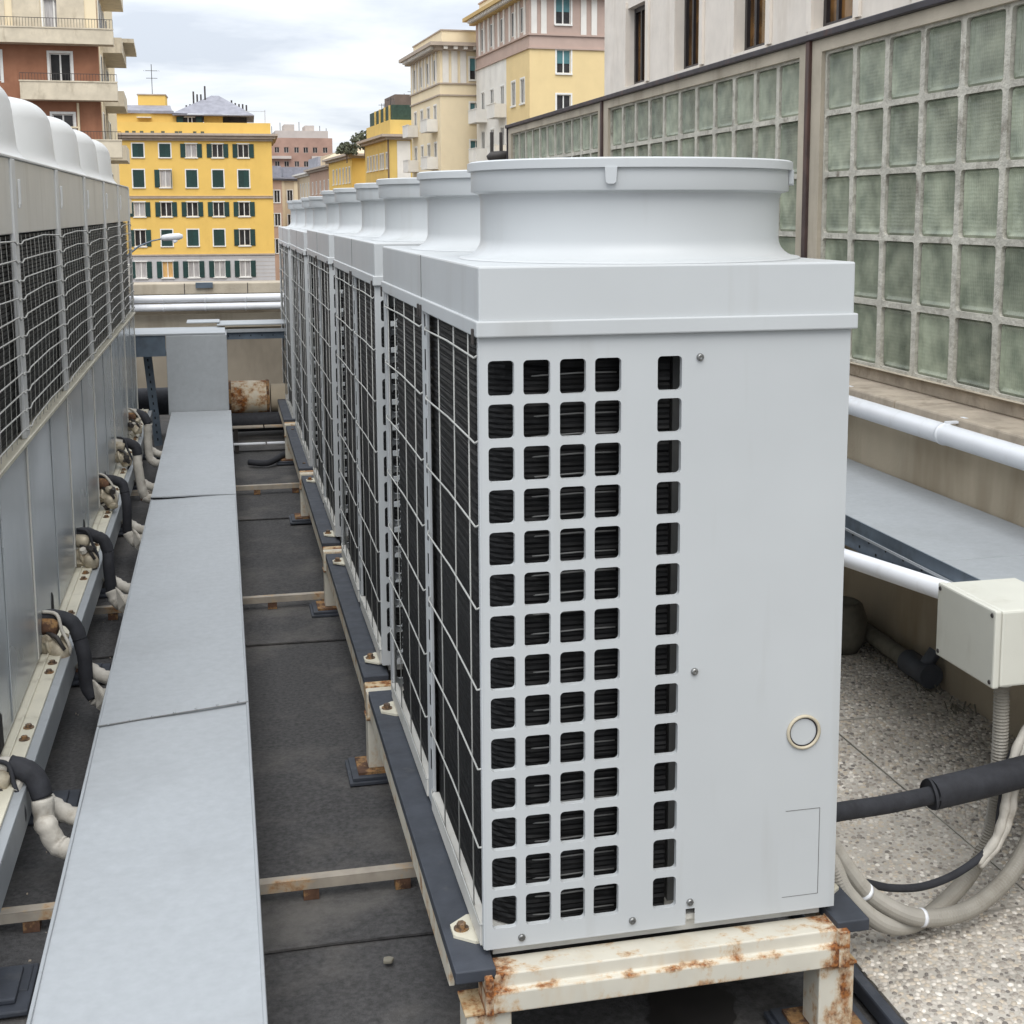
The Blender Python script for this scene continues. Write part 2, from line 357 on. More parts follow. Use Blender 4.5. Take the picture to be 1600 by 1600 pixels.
def add(name, mb, mat, parent=None, smooth=False, bevel=0, loc=None, auto=None):
    me = mb if isinstance(mb, bpy.types.Mesh) else mb.mesh(name)
    if not me.materials: me.materials.append(MATS[mat] if isinstance(mat, str) else mat)
    if smooth or auto:
        for p in me.polygons: p.use_smooth = True
        if auto:
            try: me.set_sharp_from_angle(angle=R(auto))
            except Exception: pass
    o = bpy.data.objects.new(name, me); col.objects.link(o)
    if parent: o.parent = parent
    if loc: o.location = loc
    if bevel:
        b = o.modifiers.new('bevel', 'BEVEL'); b.width = bevel; b.segments = 2; b.limit_method = 'ANGLE'; b.angle_limit = R(40)
    return o
def tag(o, label, cat, group=None):
    o['label'] = label; o['category'] = cat
    if group: o['group'] = group
    return o
def thing(name, label, cat, loc=(0, 0, 0), rz=0, group=None):
    o = bpy.data.objects.new(name, None); col.objects.link(o); o.empty_display_size = .1
    o.location = loc; o.rotation_euler = (0, 0, rz)
    return tag(o, label, cat, group)
def struct(o): o['kind'] = 'structure'; return o
def copy_tree(o, parent=None):
    c = o.copy(); col.objects.link(c)
    if parent: c.parent = parent
    for ch in list(o.children): copy_tree(ch, c)
    return c
def smooth_path(pts, n=8):
    """Catmull-Rom through pts"""
    P = [Vector(p) for p in pts]; out = []
    for k in range(len(P)-1):
        p0, p1, p2, p3 = P[max(k-1, 0)], P[k], P[k+1], P[min(k+2, len(P)-1)]
        for q in range(n):
            t = q/n
            out.append(.5*((2*p1)+(p2-p0)*t+(2*p0-5*p1+4*p2-p3)*t*t+(3*p1-p0-3*p2+p3)*t**3))
    out.append(P[-1]); return out

FLOOR, PAVE = -0.300, -0.262

# ------------------------------------------------------------------ setting: roof, paving, street
st = add('street', MB().quad((-900, -300, -24), (900, -300, -24), (900, 1500, -24), (-900, 1500, -24)), 'asphalt'); struct(st)
roof = add('roof', MB().box(-7, 2.6, -7, 10.9, -1.2, FLOOR-.012), 'membrane'); struct(roof)
# bitumen sheets, each lapping the next by a hand's width
edges = [-7, -4.2, -1.8, .62, 3.016, 5.37, 7.7, 10.2]
for k in range(len(edges)-1):
    y0, y1 = edges[k], edges[k+1]
    mb = MB(); nx = 26
    zf, zn = FLOOR-.010, FLOOR
    # slightly uneven lap edge
    for i in range(nx):
        xa, xb = -4+i*4.85/nx, -4+(i+1)*4.85/nx
        ja, jb = .008*math.sin(xa*5+k), .008*math.sin(xb*5+k)
        mb.quad((xa, y0+ja, zn), (xb, y0+jb, zn), (xb, y1+.08, zf), (xa, y1+.08, zf))
        mb.quad((xa, y0+ja, zn-.006), (xb, y0+jb, zn-.006), (xb, y0+jb, zn), (xa, y0+ja, zn))
    add('membrane_sheet', mb, 'membrane', roof)
pav = add('pavement', MB().box(.925, 2.2, -3.2, 10.1, FLOOR-.02, PAVE-.034), 'slab_base'); struct(pav)
PX = [.912, 1.490, 2.066]
py = [1.592+.63*k for k in range(-8, 4)]
for i in range(2):
    for k in range(len(py)-1):
        g = .004
        add('paving_slab', MB().box(PX[i]+g, PX[i+1]-g, py[k]+g, py[k+1]-g, PAVE-.034, PAVE-rnd.uniform(0, .003)), 'slab_base', pav)
def pebbles():
    rs = np.random.RandomState(3); pitch = .0132
    xs = np.arange(.918, 2.062, pitch); ys = np.arange(-1.0, 3.3, pitch)
    gx, gy = np.meshgrid(xs, ys); gx[1::2] += pitch/2
    c = np.stack([gx.ravel(), gy.ravel()], 1) + rs.uniform(-.0042, .0042, (gx.size, 2))
    # keep clear of the slab joints
    ok = np.ones(len(c), bool)
    for x in PX: ok &= np.abs(c[:, 0]-x) > .008
    for y in py: ok &= np.abs(c[:, 1]-y) > .008
    ok &= rs.rand(len(c)) > .05
    ok &= (c[:, 0] < 2.06)
    c = c[ok]; N = len(c); K = 6
    a = rs.uniform(.0048, .0104, N); b_ = a*rs.uniform(.62, 1, N); ro = rs.uniform(0, math.pi, N); h = rs.uniform(.0018, .0045, N)
    an = np.arange(K)*2*math.pi/K
    V = np.zeros((N, 2*K+1, 3))
    for lvl, (s, zf) in enumerate(((1.0, -.35), (.72, .72))):
        ex = a[:, None]*np.cos(an)*s*rs.uniform(.88, 1.1, (N, K)); ey = b_[:, None]*np.sin(an)*s*rs.uniform(.88, 1.1, (N, K))
        V[:, lvl*K:(lvl+1)*K, 0] = c[:, 0:1]+ex*np.cos(ro)[:, None]-ey*np.sin(ro)[:, None]
        V[:, lvl*K:(lvl+1)*K, 1] = c[:, 1:2]+ex*np.sin(ro)[:, None]+ey*np.cos(ro)[:, None]
        V[:, lvl*K:(lvl+1)*K, 2] = PAVE-.001+h[:, None]*zf
    V[:, 2*K, :2] = c; V[:, 2*K, 2] = PAVE-.001+h
    F = []
    for q in range(K):
        q2 = (q+1) % K
        F.append((q, q2, K+q2, K+q))
    T = [(K+q, K+(q+1) % K, 2*K) for q in range(K)]
    base = (np.arange(N)*(2*K+1))[:, None, None]
    F = (np.array(F)[None]+base).reshape(-1, 4).tolist() + (np.array(T)[None]+base).reshape(-1, 3).tolist()
    me = bpy.data.meshes.new('pebbles'); me.from_pydata(V.reshape(-1, 3).tolist(), [], F); me.update()
    me.polygons.foreach_set('use_smooth', [True]*len(me.polygons))
    o = add('pebbles', me, 'pebbles', pav); o['kind'] = 'stuff'
pebbles()
tag(add('edging_strip', MB().box(.880, .908, -3, 9.6, FLOOR, PAVE+.004), 'rubber', bevel=.006), 'dark rubber edging strip along the edge of the pebble paving', 'edging')
M('wet_felt', S(44, 42, 41), .55, var=.2, scale=6)
add('stain', MB().quad(*[(.50+.10*math.cos(t*.13090)*(1+.10*math.sin(t*.53)+.06*math.sin(t*1.31)), .16+.12*math.sin(t*.13090)*(1+.10*math.cos(t*.39)+.05*math.sin(t*1.7)), FLOOR+.001) for t in range(48)]), 'wet_felt', roof)

# ------------------------------------------------------------------ right row: five heat pumps
W, L, HP = .759, 1.525, 1.24
def grid_panel(mb, ysign=0.0, flip=False):
    to3 = (lambda u, v, d: (u, d, v)) if not flip else (lambda u, v, d: (u, L-d, v))
    xb = [0, .074, .1455, .216, .290, .342, .412, W]
    holes = {0: (.014, .065), 1: (.083, .136), 2: (.155, .207), 3: (.225, .278), 5: (.352, .402)}
    zt = [1.195-.0834*i for i in range(14)]
    zb = [0.0] + [zt[13]-.068-.0077] + [zt[i]-.068-.0077 for i in range(12, -1, -1)] + [zt[0]+.0077, HP]
    for j in range(len(zb)-1):
        for i in range(len(xb)-1):
            row = 14-j
            if 1 <= j <= 14 and i in holes:
                a0, a1 = holes[i]; t = zt[row]
                mb.ring_cell(xb[i], xb[i+1], zb[j], zb[j+1], (a0, a1, t-.068, t), .0085, to3, .013)
            elif j == 0 and i == 6:
                for u0, u1, v0, v1 in ((xb[6], .424, 0, zb[1]), (.424, .444, .036, zb[1]), (.444, W, 0, zb[1])):
                    if v1 > v0: mb.quad(to3(u0, v0, 0), to3(u1, v0, 0), to3(u1, v1, 0), to3(u0, v1, 0))
            else:
                mb.quad(to3(xb[i], zb[j], 0), to3(xb[i+1], zb[j], 0), to3(xb[i+1], zb[j+1], 0), to3(xb[i], zb[j+1], 0))
    return mb
def heat_pump():
    t = thing('heat_pump', 'x', 'heat pump', group='heat pumps in the row on the rusty frame')
    fp = add('front_panel', grid_panel(MB()), 'paint_grey', t)
    for x, z in ((.439, 1.191), (.436, .549), (.433, .05), (.308, .025), (.074, .019)):
        add('screw', MB().lathe([(.0078, 0), (.0072, .004), (.0045, .006), (.002, .0045), (0, .0045)], n=10), 'steel_screw', fp, smooth=True, loc=(x, -.0005, z)).rotation_euler = (R(90), 0, 0)
    add('knockout_ring', MB().lathe([(.0375, 0), (.0375, .004), (.034, .006), (.0315, .004), (.0315, 0)], n=40), 'ring_tan', fp, smooth=True, loc=(.678, -.0005, .398)).rotation_euler = (R(90), 0, 0)
    add('knockout_gap', MB().lathe([(.0315, .0008), (.0285, .0008)], n=40), 'coping', fp, loc=(.678, -.0005, .398)).rotation_euler = (R(90), 0, 0)
    add('access_groove', MB().box(.643, .7205, -.0006, .001, .2255, .2268).box(.7195, .7208, -.0006, .001, .034, .2268).box(.639, .7205, -.0006, .001, .0335, .0345), 'plate_grey', fp)
    add('back_panel', grid_panel(MB(), flip=True), 'paint_grey', t)
    add('side_panel', MB().box(W-.012, W, .002, L-.002, .0, HP), 'paint_grey', t)
    add('base_pan', MB().box(.010, W-.014, .014, L-.014, .004, .016).box(.02, W-.02, .03, L-.03, -.028, .003), 'paint_warm', t)
    # dark inside: liner box behind the coil
    add('inner_plate', MB().box(.409, .450, .075, .20, .016, HP), 'plate_grey', t)
    add('liner', MB().box(.20, .205, .20, L-.2, .016, HP).box(.2, W-.014, .20, .205, .016, HP).box(.20, W-.014, L-.2, L-.195, .016, HP).box(.012, W-.014, .014, L-.014, HP-.004, HP+.01), 'dark_inside', t)
    # finned coil bent round the front corner
    pth = [(.392, .046), (.16, .046)] + [(.105-.090*math.sin(a), .136-.090*math.cos(a)) for a in [R(x) for x in (0, 15, 30, 45, 60, 75, 90)]] + [(.015, .4), (.015, .72), (.015, 1.0), (.015, 1.36)]
    mb = MB(); zs = np.linspace(.018, HP-.005, 225); i0 = len(mb.v)
    for k, z in enumerate(zs):
        off = (0, .0026)[k % 2]
        for j, (x, y) in enumerate(pth):
            a = Vector(pth[max(j-1, 0)]); b = Vector(pth[min(j+1, len(pth)-1)]); d = (b-a).normalized(); nn = Vector((d.y, -d.x))
            wob = .0015*math.sin(k*1.7+j*2.3)
            q = Vector((x, y))-nn*(off+wob); mb.v.append((q.x, q.y, z))
    n = len(pth)
    for k in range(len(zs)-1):
        for j in range(n-1): mb.f.append((k*n+j, k*n+j+1, (k+1)*n+j+1, (k+1)*n+j))
    add('coil', mb, 'coil_black', t)
    # tube bends along the front coil
    mb = MB()
    for k in range(30):
        z = .04+k*.040
        mb.tube([(.095, .052, z-.004), (.13, .040, z), (.20, .038, z+.003), (.28, .040, z+.002)], .0018, 5)
    add('coil_tubes', mb, 'plate_grey', t, smooth=True)  # tubes coloured lighter than the coil to paint in thin highlight arcs
    # left side frame
    for y0, y1 in ((0.0005, .018), (.668, .742), (L-.05, L-.0005)):
        mb = MB().box(-.004, .005, y0, y1, .0, HP)
        po = add('post', mb, 'paint_grey', t, bevel=.002)
        if y0 > .5 and y0 < 1:
            for z in np.arange(.1, 1.2, .0834):
                add('slot', MB().box(-.0052, -.003, y0+.010, y0+.022, z, z+.05), 'dark_inside', po)
    add('bottom_rail', MB().box(-.008, .012, .019, .667, 0, .045).box(-.008, .012, .743, L-.051, 0, .045), 'paint_warm', t, bevel=.002)
    # wire guard
    mb = MB(); zh = [1.205-.165*k for k in range(8)]
    for a, b in ((.012, .672), (.738, L-.045)):
        for z in zh:
            mb.tube([(-.004, a, z), (-.008, a+.012, z-.006), (-.008, (a+b)/2, z+.002*math.sin(z*40)), (-.008, b-.012, z-.006), (-.005, b, z)], .0022, 5)
    for y in (.10, .27, .47, .86, 1.05, 1.25, 1.40):
        wv = .003*math.sin(y*31)
        mb.tube([(-.0055, y, .04), (-.0055, y+wv, .6), (-.0055, y, HP)], .0017, 5)
    add('wire_guard', mb, 'wire', t, smooth=True)
    # hood
    hb = add('hood', MB().box(-.004, W+.004, -.006, L, 1.268, 1.374), 'paint_grey', t, bevel=.004)
    add('hood_seam', MB().box(-.0052, -.003, .735, .739, 1.27, 1.372), 'plate_grey', hb)
    add('trim_band', MB().box(-.010, W+.010, -.013, L+.004, 1.2405, 1.2715), 'paint_grey', t, bevel=.003)
    for y in (.70, .742, L-.02, .015):
        add('clip', MB().box(-.0145, -.0102, y-.005, y+.005, 1.226, 1.256), 'iron', t, bevel=.001)
    # two fan shrouds
    for cy in (.375, 1.150):
        c = (.405, cy, 0)
        prof = [(.374, 1.3745), (.3725, 1.3765)]
        for a in np.linspace(0, 90, 9):
            prof.append((.326+.044*(1-math.sin(R(a))), 1.378+.040*(1-math.cos(R(a)))))
        prof += [(.326, 1.44), (.326, 1.500), (.330, 1.512), (.345, 1.5165), (.346, 1.519), (.346, 1.560), (.3535, 1.5605), (.3535, 1.577), (.348, 1.580), (.322, 1.580), (.310, 1.56), (.305, 1.40), (.305, 1.38)]
        sh = add('fan_shroud', MB().lathe(prof, c, 72), 'paint_grey', t, auto=38)
        for an in (-112.5, -27, 67, 153):
            a = R(an); mt = Matrix.Translation((c[0], c[1], 0)) @ Matrix.Rotation(a, 4, 'Z')
            mb = MB()
            pts = [(-.012, 1.5605), (-.010, 1.532), (-.006, 1.5285), (.006, 1.5285), (.010, 1.532), (.012, 1.5605)]
            i = len(mb.v); n_ = len(pts)
            for xx in (.3465, .3560):
                mb.v += [tuple(mt @ Vector((xx, y, z))) for y, z in pts]
            mb.f.append(tuple(range(n_))); mb.f.append(tuple(reversed(range(n_, 2*n_))))
            for k in range(n_): mb.f.append((k, k+n_, (k+1) % n_+n_, (k+1) % n_))
            add('tab', mb, 'paint_grey', sh)
        mb = MB()
        mb.lathe([(0, 1.47), (.07, 1.465), (.075, 1.40), (0, 1.40)], c, 20)
        for k in range(4):
            mt = Matrix.Translation(c) @ Matrix.Rotation(k*math.pi/2, 4, 'Z') @ Matrix.Rotation(R(22), 4, 'X')
            mt = Matrix.Translation((0, 0, 0)) @ mt
            i = len(mb.v)
            mb.box(.06, .295, -.08, .08, -.003, .003, Matrix.Translation((0, 0, 1.435)) @ mt)
        add('fan', mb, 'plastic_dark', sh)
    # mounting feet on the left and right
    for y in (.105, 1.40):
        for sx in (0, 1):
            f = (lambda x: x) if sx == 0 else (lambda x: W-x)
            poly = [(f(.02), y-.055), (f(.02), y+.055), (f(-.012), y+.055), (f(-.052), y+.022), (f(-.052), y-.022), (f(-.012), y-.055)]
            if sx == 0: poly = poly[::-1]
            ft = add('foot_bracket', MB().prism(poly[::-1] if sx == 0 else poly[::-1], -.0125, -.0065), 'paint_cream', t)
            bl = MB().lathe([(0, .0), (.016, .0), (.016, .003), (0, .003)], n=16); bl.lathe([(.010, .003), (.010, .013), (.008, .015), (0, .015)], n=6)
            add('bolt', bl, 'rusty_bolt', ft, loc=(f(-.032), y, -.0065))
    return t
UY = [0.0, 1.757, 3.575, 5.42, 7.32]
UZ = [0.0, 0.004, 0.002, -.016, -.022]
names = ['nearest grey heat pump, perforated end panel facing the camera, first in its row', 'second grey heat pump from the camera in the right row', 'third grey heat pump from the camera in the right row',
         'fourth grey heat pump from the camera in the right row', 'farthest grey heat pump at the back end of the right row']
hp0 = heat_pump()
for k in range(5):
    o = hp0 if k == 0 else copy_tree(hp0)
    o.location = (0, UY[k], UZ[k]); o['label'] = names[k]
ordn = ['nearest', 'second', 'third', 'fourth', 'farthest']
for k in range(5):
    for s in (0, 1):
        x0, x1 = (-.070, .012) if s == 0 else (W-.012, W+.062)
        o = add('rubber_strip', MB().box(x0, x1, UY[k]-.045, UY[k]+1.575, -.040, -.013), 'rubber', bevel=.003)
        tag(o, '%s dark rubber strip under the %s edge of the heat pump row' % (ordn[k], ('left', 'right')[s]), 'rubber strip', 'rubber strips under the heat pumps')

# steel frame below
fr = thing('steel_frame', 'rust-stained cream steel frame carrying the row of grey heat pumps', 'steel frame')
LEGY = [.0, 1.62, 3.43, 5.27, 7.14, 8.93]
add('cross_beam', MB().prism([(.020, -.104), (.020, -.0285), (-.045, -.0285), (-.045, -.0575), (-.060, -.0600), (-.060, -.104)][::-1], -.0, W+.008, 'x'), 'beam_rust', fr, bevel=.003)
add('beam_end', MB().box(-.012, .004, -.0615, .024, -.1055, -.0270), 'beam_rust', fr, bevel=.002)
add('beam_end', MB().box(W-.014, W+.010, -.0622, .022, -.1062, -.0265), 'beam_rust', fr, bevel=.002)
for y in LEGY[1:]:
    add('cross_beam', MB().box(-.075, W+.06, y-.055, y-.004, -.104, -.016), 'steel_rusty', fr, bevel=.004)
    add('cross_beam', MB().box(-.072, W+.06, y+.010, y+.058, -.104, -.018), 'steel_rust_heavy', fr, bevel=.004)
for s in (0, 1):
    x0 = -.066 if s == 0 else W+.004
    for k in range(5):
        add('rail', MB().box(x0, x0+.012, LEGY[k]+.062, LEGY[k+1]-.06, -.106, -.041).box(x0+.012, x0+.056, LEGY[k]+.062, LEGY[k+1]-.06, -.052, -.041), 'steel_rusty', fr, bevel=.002)
    for k, y in enumerate(LEGY):
        lx = (-.048 if k == 0 else -.072) if s == 0 else W-.048
        lw = .092 if s == 0 and k == 0 else (.060 if s == 0 else .080)
        ly0, ly1 = (-.040, .040) if k == 0 else (y-.035, y+.035)
        add('leg', MB().box(lx, lx+lw, ly0, ly1, FLOOR+.030, -.1065), 'beam_rust', fr, bevel=.003)
        add('leg_cap', MB().box(lx-.004, lx+lw+.004, ly0-.004, ly1+.004, -.112, -.1062), 'steel_rust_heavy', fr, bevel=.001)
        fx0, fx1 = (lx-.035, lx+lw+.035)
        add('foot_plate', MB().box(fx0, fx1, ly0-.03, ly1+.03, FLOOR+.022, FLOOR+.030), 'rust', fr)
        p = add('rubber_pad', MB().box(fx0-.03, fx1+.03, ly0-.06, ly1+.06, FLOOR, FLOOR+.011).box(fx0-.02, fx1+.02, ly0-.05, ly1+.05, FLOOR+.011, FLOOR+.022), 'rubber', fr, bevel=.002)

# cross bars lying over the roof
BARS = [(.865, 'rusty steel bar crossing the roof nearest the camera'), (3.53, 'steel bar crossing the roof second from the camera'), (6.08, 'steel bar crossing the roof third from the camera')]
for y, lb in BARS:
    o = thing('floor_bar', lb, 'steel bar', group='bars crossing the roof')
    add('angle_bar', MB().box(-1.7, -.0, y-.016, y+.016, -.246, -.241).box(-1.7, -.0, y-.016, y-.011, -.270, -.246), 'bar_steel', o, bevel=.001)
    for x in (-1.5, -.99, -.30, -.06):
        add('spacer', MB().box(x-.02, x+.02, y-.014, y+.02, FLOOR, -.246), 'rust', o)

# ------------------------------------------------------------------ left row: six older units with domed fan outlets
LY = [.85, 2.035, 3.22, 4.37, 5.50, 6.60, 7.65]
LX = -1.10
def old_unit(k):
    y0, y1 = LY[k], LY[k+1]; d = y1-y0; X = LX
    lab = ['nearest old grey chiller at the left picture edge', 'second old grey chiller from the left picture edge', 'third old grey chiller from the camera in the left row', 'fourth old grey chiller from the camera in the left row',
           'fifth old grey chiller from the camera in the left row', 'farthest old grey chiller at the back end of the left row'][k]
    t = thing('chiller', lab, 'chiller', loc=(0, y0, 0), group='old chillers in the left row')
    hd = add('hood', MB().box(X-1.15, X, .040, d-.040, 1.41, 1.643), 'paint_warm', t, bevel=.003)
    add('hood_top', MB().box(X-1.16, X+.006, .0, d, 1.6435, 1.652), 'dome_white', hd, bevel=.002)
    for a, b in ((.0, .0385), (d-.0385, d)):
        add('post', MB().box(X-.010, X+.007, a, b, .7625, 1.6425), 'dome_white', t, bevel=.003)
    add('hook', MB().box(X+.008, X+.016, .060, .078, 1.50, 1.58).box(X+.008, X+.014, .055, .083, 1.49, 1.508), 'dome_white', t, bevel=.002)
    # coil panel, finned
    mb = MB(); nf = 46
    for i in range(nf):
        z = .775+i*.0137
        mb.box(X-.040, X-.022-.003*(i % 2), .004, d-.004, z, z+.0100)
    add('coil', mb, 'coil_grey', t)
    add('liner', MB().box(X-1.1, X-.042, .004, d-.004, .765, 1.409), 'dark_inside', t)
    # right-hand third is an open dark bay behind vertical rods
    mb = MB()
    ny = 11
    for i in range(ny):
        y = .06+i*(d-.12)/(ny-1)
        j = .006*math.sin(i*2.7+k)
        mb.tube([(X-.004, y, .765), (X+.004, y+j, 1.08), (X-.004, y, 1.405)], .0012, 4, cap=False)
    for i in range(11):
        z = .795+i*.0585
        bow = .010*math.sin(i*1.9+k*1.3)
        mb.tube([(X+.006, -.002, z), (X+.012, .045, z-.004), (X+.012, .10, z+.006), (X+.014, d*.5, z+.012+bow*.5), (X+.012, d-.10, z+.008), (X+.012, d-.045, z-.004), (X+.006, d+.002, z)], .0027, 5, cap=False)
    add('wire_guard', mb, 'wire', t, smooth=True)
    add('guard_sill', MB().box(X-.06, X+.014, .001, d-.001, .748, .762), 'paint_cream', t, bevel=.002)
    # lower sheet-metal panels
    pn = add('lower_panel', MB().box(X-.03, X, .005, d-.007, .022, .744), 'galv_panel', t, bevel=.003)
    add('fold', MB().box(X+.0004, X+.0035, d*.5, d*.5+.010, .03, .735), 'galv_panel', pn, bevel=.0015)
    add('edge_strip', MB().box(X+.0004, X+.005, d-.034, d-.018, .03, .735), 'paint_warm', pn, bevel=.002)
    add('carcass', MB().box(X-1.1, X-.034, .002, d-.002, .02, .744), 'dark_inside', t)
    add('notch', MB().prism([(d*.30, .03), (d*.30+.07, .03), (d*.30+.06, .12), (d*.30+.03, .14)], X+.0008, X+.003, 'x'), 'dark_inside', t)
    # domed outlet
    c = (X-.565, d/2, 0); prof = [(.560, 1.653)]
    for a in np.linspace(0, 90, 8): prof.append((.500+.055*(1-math.sin(R(a))), 1.655+.075*(1-math.cos(R(a)))))
    prof += [(.492, 1.84)]
    for a in np.linspace(0, 80, 9): prof.append((.352+.138*math.cos(R(a)), 1.845+.115*math.sin(R(a))))
    prof += [(.31, 1.966), (.29, 1.962), (.285, 1.86)]
    dm = add('outlet_dome', MB().lathe(prof, c, 56), 'dome_white', t, auto=50)
    mb = MB()
    for i in range(5):
        a = R(-58-i*7.5)
        mt = Matrix.Translation(c) @ Matrix.Rotation(a, 4, 'Z')
        mb.box(.488, .493, -.004, .004, 1.845, 1.868, mt)
    add('vent_slots', mb, 'iron', dm)
    mb = MB().lathe([(0, 1.90), (.08, 1.90), (.08, 1.80), (0, 1.80)], c, 16)
    for q in range(5):
        mt = Matrix.Translation(c) @ Matrix.Rotation(q*2*math.pi/5, 4, 'Z') @ Matrix.Translation((0, 0, 1.85)) @ Matrix.Rotation(R(25), 4, 'X')
        mb.box(.07, .27, -.06, .06, -.003, .003, mt)
    add('fan', mb, 'plastic_dark', dm)
    return t
for k in range(6): old_unit(k)
# support rail under the left row
sr = thing('support_rail', 'cream and galvanised steel rail under the left row of old chillers', 'steel rail')
add('ledge_flange', MB().box(LX-.05, LX+.062, .2, 7.9, .002, .012).box(LX+.018, LX+.0235, .2, 7.9, .0121, .020), 'paint_cream', sr, bevel=.002)
add('channel', MB().box(LX+.030, LX+.088, .2, 7.9, -.006, .0015).box(LX+.082, LX+.088, .2, 7.9, -.100, -.0065).box(LX+.030, LX+.081, .2, 7.9, -.100, -.094), 'galvanised', sr, bevel=.002)
for y in np.arange(1.35, 7.7, .57):
    for dy_ in (0, .09):
        bl = MB().lathe([(0, 0), (.015, 0), (.015, .003), (.0, .003)], n=14); bl.lathe([(.009, .003), (.009, .011), (0, .012)], n=6)
        add('bolt', bl, 'rusty_bolt', sr, loc=(LX+.044, y+dy_, .0122))
for y in (.55, 1.55, 2.75, 3.95, 5.2, 6.4, 7.6):
    add('leg', MB().box(LX+.02, LX+.06, y, y+.006, FLOOR+.03, -.101).box(LX+.02, LX+.026, y+.007, y+.045, FLOOR+.03, -.101), 'rust' if y < 3 else 'iron', sr)
    add('foot_pad', MB().box(LX-.04, LX+.15, y-.07, y+.13, FLOOR, FLOOR+.014).box(LX-.02, LX+.12, y-.04, y+.10, FLOOR+.014, FLOOR+.028), 'rubber', sr, bevel=.004)

# pipe drops from the left row
PIPE = [(1.07, .045, 'white', 'nearest pipe elbow dropping from the left chillers, cream wrapped with black collar'),
        (2.18, .115, 'black', 'second pipe elbow from the camera, black foam with torn white wrap'),
        (3.32, .135, 'black', 'third pipe elbow from the camera, black foam over galvanised rail'),
        (4.42, .160, 'black', 'fourth pipe elbow from the camera, black foam with white end'),
        (5.52, .160, 'white', 'fifth pipe elbow from the camera, white wrapped with black top'),
        (6.62, .170, 'white', 'farthest pipe elbow on the left row, white wrapped')]
for k, (y, z, kind, lb) in enumerate(PIPE):
    t = thing('pipe_elbow', lb, 'pipe', loc=(0, y, 0), group='pipe drops from the left chillers')
    r = (.025, .023, .023, .022, .025, .025)[k]
    top = [(LX-.02, 0, z), (LX+.03, 0, z+.004), (LX+.075, -.005, z-.004), (LX+.108, -.012, z-.030), (LX+.122, -.02, z-.075)]
    zb = -.155
    low = [(LX+.122, -.02, z-.075), (LX+.126, -.03, z-.14), (LX+.130, -.038, zb+.05), (LX+.150, -.048, zb+.005), (LX+.185, -.055, zb-.012), (LX+.27, -.06, zb-.014)]
    rk = random.Random(k+41)
    jit = lambda P, a: [Vector(p)+Vector((rk.uniform(-a, a), rk.uniform(-a, a), rk.uniform(-a, a))) for p in P]
    top, low = jit(top, .005), jit(low, .008); low[0] = top[-1].copy()
    tp = smooth_path(top, 6)
    if kind == 'black': add('sleeve', MB().tube(tp, [r+.002+rk.uniform(-.0012, .0012) for _ in tp], 14), 'rubber_foam', t, smooth=True)
    else:
        add('collar', MB().tube(tp[8:], [r+.0035+rk.uniform(-.001, .001) for _ in tp[8:]], 14), 'rubber_foam', t, smooth=True)
        add('upper_wrap', MB().tube(tp[:10], [r+rk.uniform(-.001, .0015) for _ in tp[:10]], 14), 'wrap_white', t, smooth=True)
    if kind == 'black':
        cut = (2, 3, 2)[k % 3]; lp = smooth_path(low[:cut+1], 6); wp = smooth_path(low[cut:], 6)
        add('lower_sleeve', MB().tube(lp, r+.001, 14), 'rubber_foam', t, smooth=True)
    else:
        wp = smooth_path(low, 6)
    rr = [r+.002+rk.uniform(-.0018, .0022) for i in range(len(wp))]
    add('wrap', MB().tube(wp, rr, 14), 'wrap_white', t, smooth=True)
    if kind == 'black' and k in (1, 2, 3):
        mb = MB(); g = Vector(low[3]); g.x += .012; g.y -= .03
        pts = [g+Vector((-.01, -.005, .075)), g+Vector((.022, -.02, .045)), g+Vector((.045, -.01, .040)), g+Vector((.085, .0, .022)), g+Vector((.07, -.02, -.01)), g+Vector((.035, -.025, -.045)), g+Vector((.0, -.02, -.02))]
        cpt = g+Vector((.03, -.045, .012))
        for i in range(len(pts)): mb.quad(pts[i], pts[(i+1) % len(pts)], cpt)
        o = add('torn_wrap', mb, 'wrap_white', t); so = o.modifiers.new('solid', 'SOLIDIFY'); so.thickness = .003
    # second pipe behind, entering the duct
    q = [(LX+.10, .07, zb+.09), (LX+.14, .06, zb+.06), (LX+.19, .04, zb+.035), (LX+.27, .02, zb+.03)]
    add('branch', MB().tube(smooth_path(q, 6), [.024+.002*math.sin(i*2.1) for i in range(19)], 12), 'wrap_white', t, smooth=True)
    # valve body below the sleeve
    v = add('valve', MB().tube(smooth_path([(LX, -.03, z-.085), (LX+.03, -.045, z-.080), (LX+.055, -.06, z-.10), (LX+.062, -.065, z-.13)], 5), [.030, .031, .033, .034, .033, .031, .029, .030, .033, .034, .034, .033, .030, .028, .026, .024], 12), 'valve', t, smooth=True)
    add('valve_lever', MB().tube([(LX+.018, -.05, z-.035), (LX+.05, -.075, z-.045), (LX+.075, -.09, z-.085)], [.009, .008, .006], 8), 'iron', v, smooth=True)
    add('flange', MB().lathe([(0, 0), (.042, 0), (.044, .006), (.042, .012), (0, .012)], n=16), 'valve', v, loc=(LX+.022, -.04, z-.08), smooth=True).rotation_euler = (R(10), R(75), 0)
    for i in range(7):
        p = Vector((LX+rk.uniform(.01, .07), rk.uniform(-.09, -.02), z-rk.uniform(.04, .13))); d_ = Vector((rk.uniform(-1, 1), rk.uniform(-1, 1), rk.uniform(-1, 1))).normalized()*rk.uniform(.012, .028)
        add('fitting', MB().tube([p-d_, p+d_*.2, p+d_], [rk.uniform(.010, .018), rk.uniform(.012, .02), rk.uniform(.008, .016)], 8), ('valve', 'iron', 'wrap_white', 'valve')[i % 4], v, auto=40)
